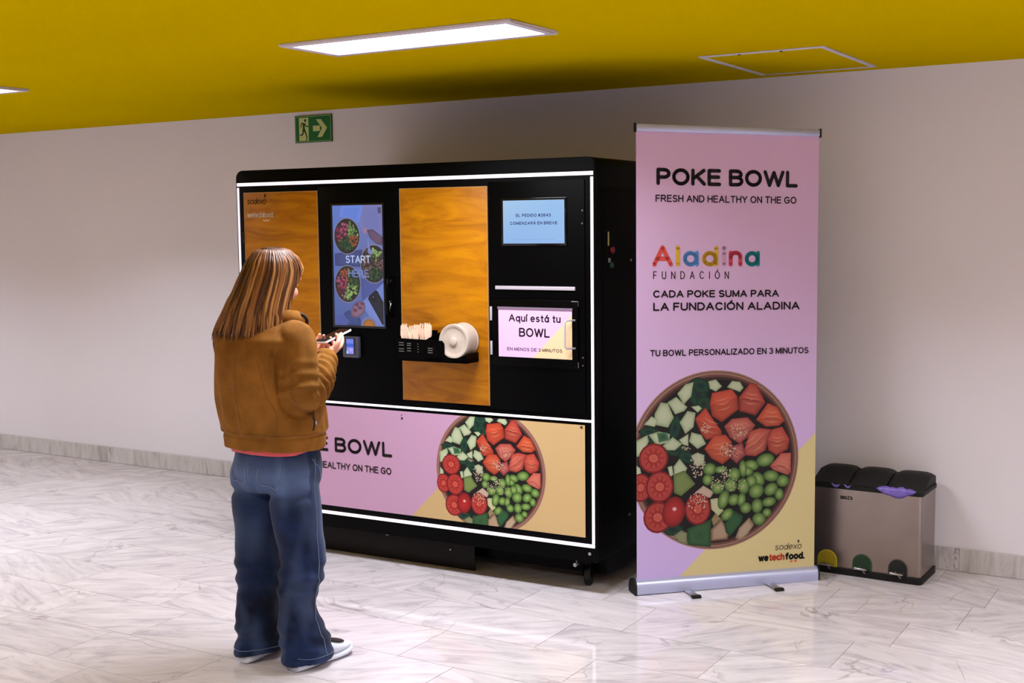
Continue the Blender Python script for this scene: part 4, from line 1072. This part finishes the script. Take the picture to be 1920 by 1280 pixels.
def wrinkle(bm, fn):
    bm.normal_update(); d = [(v, v.normal.copy()*fn(v.co, v.normal)) for v in bm.verts]
    for v, o_ in d: v.co += o_
bm = NB()
loft_keys(bm, [(.655,.006,-.034,.150,.112),(.70,.008,-.036,.172,.128),(.745,.009,-.036,.177,.132),(.79,.009,-.032,.168,.126),(.835,.009,-.03,.160,.119)], .012, 40, 2.3)
for sx, keys in ((1, [(.107,-.014,.026,.088),(.106,-.012,.07,.088),(.1,-.02,.13,.084),(.1,-.045,.20,.078),(.101,-.046,.28,.076),(.100,-.018,.36,.087),(.100,-.018,.43,.092),(.098,-.032,.52,.094),(.096,-.045,.62,.098),(.09,-.052,.70,.100),(.085,-.05,.75,.09)]),
                 (-1, [(-.106,-.03,.030,.086),(-.105,-.03,.08,.086),(-.104,-.035,.14,.086),(-.100,-.042,.22,.084),(-.094,-.040,.30,.088),(-.094,-.035,.38,.090),(-.098,-.035,.45,.088),(-.095,-.04,.54,.090),(-.09,-.045,.64,.094),(-.085,-.05,.72,.098),(-.08,-.05,.76,.09)])):
    s = spline(keys, 6); R = []
    for q in s: R.append(ering(q[0], q[1], q[2], q[3]*.94, q[3]*(1.0+.36*max(0, 1-q[2]/.22)), 32))
    loft(bm, R)
b2 = remesh(bm, .0065, 5)
def jf(c, n):
    s = 0
    leg = 1 if c.x > 0 else -1
    low = max(0, 1-c.z/.75)
    s += .0065*noise.noise(Vector((c.x*5, c.y*5, c.z*9+leg*7)))*(.5+low)
    # long diagonal drag folds
    s += .0045*math.sin((c.z*26 + c.x*34*leg + c.y*22)+3*noise.noise(c*4))*(.2+low)*.9
    # stacked folds behind the knee and near the hem
    s += .0055*math.exp(-((c.z-.33)/.07)**2)*math.sin(c.z*95+c.y*18+leg)
    s += .0050*math.exp(-((c.z-.10)/.06)**2)*math.sin(c.z*105+c.y*30+c.x*12)
    # crease under the seat
    if c.y < -.06: s -= .012*math.exp(-((c.z-.645-.05*abs(c.x))/.016)**2)
    # cleft
    if c.y < -.08 and .66 < c.z < .80: s -= .008*math.exp(-(c.x/.012)**2)
    return s
wrinkle(b2, jf)
wl = b2.verts.layers.float.new('wear')
for v in b2.verts:
    c = v.co; w = 0
    w += .55*math.exp(-((c.z-.72)/.07)**2)*(1 if c.y < -.06 else .35)
    w += .50*math.exp(-((c.z-.40)/.13)**2)*max(0, v.normal.y)
    w += .40*math.exp(-((c.z-.58)/.10)**2)*max(0, v.normal.y*.6+v.normal.x*.4)
    w += .35*max(0, noise.noise(Vector((c.x*16, c.y*16, c.z*5))))
    v[wl] = min(.9, max(0, w*1.25))
jeans = obj('jeans', b2, M_denim, pw, smooth=True)
def bvh_of(o):
    b = bmesh.new(); b.from_mesh(o.data); t = BVHTree.FromBMesh(b); b.free(); return t
def lay(tree, pts, off=.001, n=5):
    """drape a line on a surface: nearest surface points, lifted slightly"""
    out = []
    for q in spline(pts, n):
        l, no, i, d = tree.find_nearest(Vector(q)); out.append(l+no*off)
    return out
jt = bvh_of(jeans)
def seam(name, tree, pts, r, m, parent, dash=False, off=.0008):
    p = lay(tree, pts, off); bm = NB()
    if dash:
        # short stitches
        acc = []; L = 0
        for a, b in zip(p, p[1:]):
            k = max(1, int((b-a).length/.006))
            for i in range(k):
                s0 = a.lerp(b, i/k); s1 = a.lerp(b, (i+.6)/k)
                if (s1-s0).length > 1e-5: tube(bm, [s0, s1], r, 4)
    else: tube(bm, p, r*.75, 5)
    return obj(name, bm, m, parent)
seam('side_seam', jt, [(.25,-.02,.80),(.25,-.03,.70),(.25,-.03,.58),(.25,-.03,.45),(.25,-.02,.30),(.25,-.02,.16),(.25,.0,.04)], .0016, M_stitch, jeans)
seam('centre_seam', jt, [(0,-.30,.80),(0,-.30,.74),(0,-.26,.69)], .0016, M_stitch, jeans)
for sx, nm in ((1, 'back_pocket'), (-1, 'back_pocket')):
    pk = [(.042*sx,-.30,.785),(.040*sx,-.30,.725),(.050*sx,-.30,.690),(.090*sx,-.30,.665),(.128*sx,-.26,.690),(.150*sx,-.22,.720),(.152*sx,-.20,.785)]
    seam(nm, jt, pk, .0018, M_stitch, jeans, off=.0018)
    seam('pocket_stitch', jt, [(x*.96+.004*sx, y, z+.006) for x, y, z in pk], .0009, M_stitch, jeans, dash=True, off=.0015)
seam('front_pocket', jt, [(.20,-.04,.79),(.22,.0,.75),(.22,.03,.70)], .0014, M_stitch, jeans)
for sx, yy in ((1, .015), (-1, -.02)):
    seam('hem', jt, [(.105*sx+.11*math.cos(t*math.pi/8), yy+.11*math.sin(t*math.pi/8), .050 if sx > 0 else .058) for t in range(17)], .0013, M_stitch, jeans)

# ---- jacket
bm = NB()
loft_keys(bm, [(.822,.008,-.044,.192,.150),(.862,.008,-.044,.196,.154),(.885,.007,-.046,.201,.159),(.94,.004,-.052,.204,.162),(1.02,.0,-.062,.196,.162),(1.10,-.004,-.070,.186,.158),(1.17,-.006,-.076,.182,.147),(1.22,-.004,-.076,.190,.130),(1.255,-.002,-.072,.158,.105),(1.285,.002,-.062,.105,.082),(1.31,.006,-.052,.075,.068)], .012, 56, 2.35)
limb(bm, [(.12,-.075,1.215,.070),(SR.x,SR.y,1.215,.074),(.180,-.092,1.150,.068),(.202,-.112,1.09,.062),(.212,-.118,1.036,.059),(.204,-.058,1.034,.058),(.168,.020,1.076,.056),(.142,.076,1.106,.051),(.124,.118,1.128,.044)], 6, 28)
limb(bm, [(-.13,-.075,1.215,.068),(SL.x,SL.y,1.212,.072),(-.172,-.070,1.150,.068),(-.180,-.055,1.07,.064),(-.184,-.036,1.012,.062),(-.165,.0,1.006,.061),(-.130,.055,1.040,.056),(-.085,.110,1.085,.049),(-.055,.140,1.112,.044)], 6, 28)
b2 = remesh(bm, .0055, 3)
AX = [(SR, ER), (ER, WR), (SL, EL), (EL, WL)]
def seg_param(p, a, b):
    d = b-a; t = max(0, min(1, (p-a).dot(d)/d.length_squared)); return t, (p-(a+d*t)).length
def kf(c, n):
    best = min(range(4), key=lambda i: seg_param(c, *AX[i])[1]); t, d = seg_param(c, *AX[best])
    s = .004*noise.noise(Vector((c.x*7, c.y*7, c.z*5)))
    if c.z > .93 and t > .15 and best in (0, 2): s -= .009*min(1, (t-.15)/.25)*math.exp(-((d-.080)/.007)**2)
    if c.y < .02 and best in (1, 3) and t < .5: s -= .009*math.exp(-((d-.076)/.007)**2)
    onarm = d < .084 and c.z > .93 and (abs(c.x) > .15 or c.y > .08)
    if onarm:
        if best in (1, 3):
            w = .55+.45*math.sin(math.pi*min(1, t+.15))
            s += .0085*w*math.sin(t*40 + 3.2*noise.noise(c*9) + 9*(c.x if best == 1 else -c.x))
            s += .003*noise.noise(c*40)
        else:
            s += .006*max(0, t-.35)*1.5*math.sin(t*34+2.5*noise.noise(c*8)+c.y*30)
            s += .003*noise.noise(Vector((c.x*30, c.y*30, c.z*10)))
    else:
        # soft vertical drapes on the back, gathered above the band
        if .885 < c.z < 1.2:
            s += .0060*math.sin(math.atan2(c.y+.06, c.x)*11 + 3*noise.noise(Vector((c.x*4, c.y*4, c.z*3))))*(1-abs(c.z-.99)/.24)
            s += .0035*noise.noise(Vector((c.x*26, c.y*26, c.z*7)))*math.exp(-((c.z-.90)/.05)**2)*2
        s -= .0055*math.exp(-((c.z-.873)/.005)**2)
        s += .0035*noise.noise(Vector((c.x*22, c.y*22, c.z*4+5)))
        # shallow fold running from the armhole down the side back
        if c.x > .05 and c.y < -.05:
            xs = .135 + .05*(1.18-c.z)/.3
            s -= .007*math.exp(-((c.x-xs)/.009)**2)*(1 if .95 < c.z < 1.2 else 0)
    return s
wrinkle(b2, kf)
jacket = obj('jacket', b2, M_suede, pw, smooth=True)
tj = bvh_of(jacket)
seam('back_seam', tj, [(-.004,-.30,1.20),(-.004,-.30,1.10),(-.004,-.30,1.0),(-.004,-.30,.89)], .0013, M_seam, jacket)
seam('side_seam', tj, [(.110,-.28,1.16),(.150,-.26,1.08),(.165,-.24,1.0),(.168,-.24,.94),(.165,-.24,.885)], .0015, M_seam, jacket)
seam('armhole_seam', tj, [(.135,-.20,1.12),(.125,-.18,1.18),(.125,-.15,1.23),(.13,-.08,1.29),(.135,0,1.25),(.13,.05,1.18)], .0015, M_seam, jacket)
seam('hem_seam', tj, [(.24*math.cos(t*math.pi/12), -.05+.24*math.sin(t*math.pi/12), .873) for t in range(25)], .0012, M_seam, jacket)
seam('sleeve_seam', tj, [(.20,-.20,1.18),(.215,-.2,1.08),(.22,-.2,1.0),(.22,-.04,.93),(.20,.06,.98),(.17,.12,1.05)], .0011, M_seam, jacket)
# pocket slit with its metal tab
bm = NB(); pth = lay(tj, [(.235,-.085,.962),(.235,-.066,.94),(.235,-.062,.92),(.235,-.072,.895)], .0005); tube(bm, pth, [(.001,.001)]+[.0042]*(len(pth)-2)+[.001], 8, flat=.5); obj('pocket_opening', bm, M_dark, jacket, smooth=True)
bm = NB(); q = lay(tj, [(.235,-.060,.932),(.235,-.058,.918)], .004); tube(bm, q, .0035, 8); obj('zip_pull', bm, M_steel, jacket, smooth=True)
# cuffs
for W_, E_, rr_ in ((Vector((.122,.122,1.132)), ER, .043), (Vector((-.053,.143,1.114)), EL, .043)):
    d = (W_-E_).normalized(); bm = NB(); tube(bm, [W_-d*.016, W_+d*.012], [rr_*1.03, rr_*.98], 28); obj('cuff', bm, M_suede, jacket, smooth=False, bevel=.004)
# open collar, lapels, front edge
bm = NB(); R = []
for i in range(25):
    t = math.radians(-152+304*i/24); cx, cy = .006, -.045
    ax, ay = math.sin(t), -math.cos(t)
    top = 1.335 - .020*abs(math.sin(t/2))**2; r0, r1 = .088, .094
    R.append([(cx+ax*r0, cy+ay*r0*.95, 1.275), (cx+ax*r1*1.05, cy+ay*r1, top), (cx+ax*(r1+.012), cy+ay*(r1+.010), top-.004), (cx+ax*(r1+.024), cy+ay*(r1+.020), 1.272)])
loft(bm, R); obj('collar', bm, M_suede, jacket, smooth=True)
bm = NB(); tube(bm, spline([(.055,.040,1.305),(.068,.058,1.300),(.076,.072,1.283),(.070,.078,1.262)], 4), .0095, 10, flat=.7); obj('collar_tip', bm, M_dark, jacket, smooth=True)
bm = NB(); tube(bm, lay(tj, [(.05,.30,1.22),(.045,.30,1.1),(.045,.30,1.0),(.045,.30,.9),(.045,.30,.825)], .001), .0035, 8); obj('front_edge', bm, M_seam, jacket, smooth=True)
bm = NB(); q = lay(tj, [(.10,.30,.875),(.13,.28,.845)], .004); tube(bm, q, .007, 8); obj('hem_tab', bm, M_suede, jacket, smooth=True)

# ---- hair: base shell and locks
HK = [ # z, cx, cy, rx, ry of the outline
 (1.232,-.045,-.098,.160,.112),(1.27,-.040,-.088,.150,.112),(1.31,-.032,-.076,.134,.114),(1.35,-.024,-.062,.121,.114),(1.39,-.014,-.046,.111,.116),(1.43,-.006,-.030,.105,.118),
 (1.47,.000,-.020,.099,.114),(1.505,.002,-.018,.086,.100),(1.535,.002,-.020,.062,.074),(1.552,.0,-.024,.028,.036)]
def hair_pt(th, z, k=1.0):
    cx, cy, rx, ry = interp(HK, z)
    # cut the face side back below the fringe
    x, y = math.cos(th)*rx*k, math.sin(th)*ry*k
    fdir = Vector((math.cos(math.pi/2+HY), math.sin(math.pi/2+HY)))
    if z < 1.455:
        f = max(0, min(1, (1.455-z)/.05)); lim = .062-.045*f
        d = x*fdir.x + y*fdir.y
        if d > lim: x -= fdir.x*(d-lim); y -= fdir.y*(d-lim)
    return Vector((cx+x, cy+y, z))
bm = NB(); R = []
for i in range(34):
    z = 1.240+(1.550-1.240)*i/33; R.append([hair_pt(2*math.pi*k/64, z, .94) for k in range(64)])
loft(bm, R)
hl = bm.verts.layers.float_color.new('col')
for v in bm.verts: v[hl] = rgb(36,16,8)  # dark shell colour paints the deep shade between the locks
rh = random.Random(21)
top = Vector((.002,-.016,1.549))
def lock(th, zend, r, dev, cols, lift):
    pts = []; n = 15
    zs = [1.549-(1.549-zend)*((i/(n-1))**1.25) for i in range(n)]
    for i, z in enumerate(zs):
        t = i/(n-1)
        tt = th + dev*math.sin(t*3.0)*.5 + dev*t*t
        p = hair_pt(tt, max(z, 1.232), 1.0+lift*math.sin(math.pi*min(1, t*1.15)))
        if i == 0: p = p.lerp(top, .4)
        p.z = z
        pts.append(p)
    s = spline([tuple(p) for p in pts], 2); m = len(s)
    b0 = len(bm.verts)
    rad = []
    for k in range(m):
        t = k/(m-1); w = r*(.55+.75*min(1, t*2.0))*(1 if t < .8 else max(.12, 1-(t-.8)/.2*.88)); rad.append((w, w*.45))
    # flat side against the head
    rings = tube(bm, s, rad, 6, upv=(math.cos(th), math.sin(th), .0))
    for k, ring in enumerate(rings):
        t = k/(m-1)
        if t < .22: a, b, q = cols[0], cols[1], t/.22
        elif t < .6: a, b, q = cols[1], cols[2], (t-.22)/.38
        else: a, b, q = cols[2], cols[3], (t-.6)/.4
        c = tuple(a[j]+(b[j]-a[j])*q for j in range(3))+(1,)
        for v in ring: v[hl] = c
for i in range(330):
    th = math.radians(i*360/330 + rh.uniform(-2, 2))
    f = (math.degrees(th)-(90+math.degrees(HY))+180) % 360-180      # angle from the face direction
    zend = 1.232+rh.uniform(-.020,.022)
    if abs(f) < 30: zend = 1.452+rh.uniform(-.01,.015)+.0004*abs(f)
    elif abs(f) < 52: zend = 1.452-(abs(f)-30)/22*.13+rh.uniform(-.02,.02)
    elif abs(f) < 80: zend = 1.262+rh.uniform(-.015,.02)
    g = rh.random()
    root = (104,66,60) if g < .6 else (78,46,38)  # lilac sheen of the crown put into the root colour
    mid = (108,64,34) if g < .5 else ((146,98,54) if g < .72 else (66,36,18))
    end = (132,80,36) if g < .45 else ((172,120,66) if g < .68 else (70,36,14))
    tip = (150,100,54) if g < .6 else (88,48,20)
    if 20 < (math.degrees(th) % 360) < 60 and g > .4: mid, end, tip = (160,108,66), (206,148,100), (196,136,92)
    cols = [tuple(rgb(*c)[:3]) for c in (root, mid, end, tip)]
    lock(th, zend, rh.uniform(.0028,.0058), rh.uniform(-.10,.10), cols, rh.uniform(-.025,.055))
# a few stray tips at the far left
for th, ze in ((200,1.222),(206,1.216),(212,1.220),(193,1.226)):
    lock(math.radians(th), ze, .005, .02, [tuple(rgb(*c)[:3]) for c in ((120,70,40),(140,90,44),(160,104,50),(150,96,50))], .08)
hair = tag(obj('hair', bm, M_hair, pw, smooth=True), kind='stuff')

# ---- shoes
def shoe(x, yb, yaw=0.0):
    L = .262
    def ring(y, w, z0, z1, seg=20, sq=2.6):
        out = []
        for k in range(seg):
            t = 2*math.pi*k/seg; c, s = math.cos(t), math.sin(t)
            out.append((math.copysign(abs(c)**(2/sq), c)*w, y, (z0+z1)/2+math.copysign(abs(s)**(2/sq), s)*(z1-z0)/2))
        return out
    bm = NB()
    prof = [(0,.022,.001,.030),(.012,.032,.001,.032),(.05,.036,.001,.030),(.11,.036,.002,.026),(.17,.043,.002,.026),(.215,.043,.004,.028),(.245,.034,.009,.032),(.262,.016,.014,.034)]
    loft(bm, [ring(y, w, a, b) for y, w, a, b in spline(prof, 3)])
    up_ = NB()
    prof = [(.006,.024,.020,.070),(.03,.031,.020,.085),(.07,.033,.020,.090),(.11,.034,.018,.085),(.15,.038,.018,.068),(.19,.039,.018,.054),(.225,.034,.020,.046),(.247,.024,.022,.040),(.257,.010,.026,.036)]
    loft(up_, [ring(y, w, a, b, sq=2.2) for y, w, a, b in spline(prof, 3)])
    M = Matrix.Translation((x, yb, 0)) @ Matrix.Rotation(yaw, 4, 'Z') @ Matrix.Diagonal((1.1, 1.10, 1.15, 1))
    dk = NB(); tube(dk, spline([(0,.085,.088),(0,.12,.084),(0,.155,.069),(0,.180,.060),(0,.196,.055)], 4), [(.017,.006)]*17, 12, upv=(0,0,1))
    tube(dk, [(0,.145,.073),(0,.170,.063),(0,.195,.055),(0,.218,.049)], [(.024,.006),(.030,.006),(.030,.005),(.022,.004)], 14, upv=(0,0,1))
    lc = NB()
    for i in range(4): tube(lc, [(-.018,.112+.018*i,.084-.007*i),(0,.114+.018*i,.0915-.0075*i),(.018,.112+.018*i,.084-.007*i)], .0028, 6)
    for b in (bm, up_, dk, lc): bmesh.ops.transform(b, matrix=M, verts=b.verts)
    s = empty('shoe', (0,0,0), 0, pw)
    obj('sole', bm, M_shoe, s, smooth=True); obj('upper', up_, M_shoe, s, smooth=True); obj('tongue', dk, M_shoe2, s, bevel=.003); obj('lace', lc, M_shoe, s, smooth=True)
    return s
shoe(.114, -.100, math.radians(-7)); shoe(-.110, -.125, math.radians(2))

# ---- phone in her hands
ph = empty('phone', (0,0,0)); tag(ph, 'smartphone with a white rim held in the hands of the woman', 'phone')
pc = (PH0+PH1)/2 + pnor*.004
Mp = Matrix.Translation(Vector((-3.09,3.45,0))+pc) @ Matrix((pside, pdir, pnor)).transposed().to_4x4()
ph.matrix_world = Mp
bm = NB(); vprism(bm, -.036, .036, -.073, .073, -.0042, .0030, .009, 5); obj('case', bm, mat('phone_rim', rgb(226,224,236), .3), ph, bevel=.001)
bm = NB(); vprism(bm, -.0335, .0335, -.0705, .0705, .0030, .0038, .007, 5); obj('display', bm, M_glassy, ph)
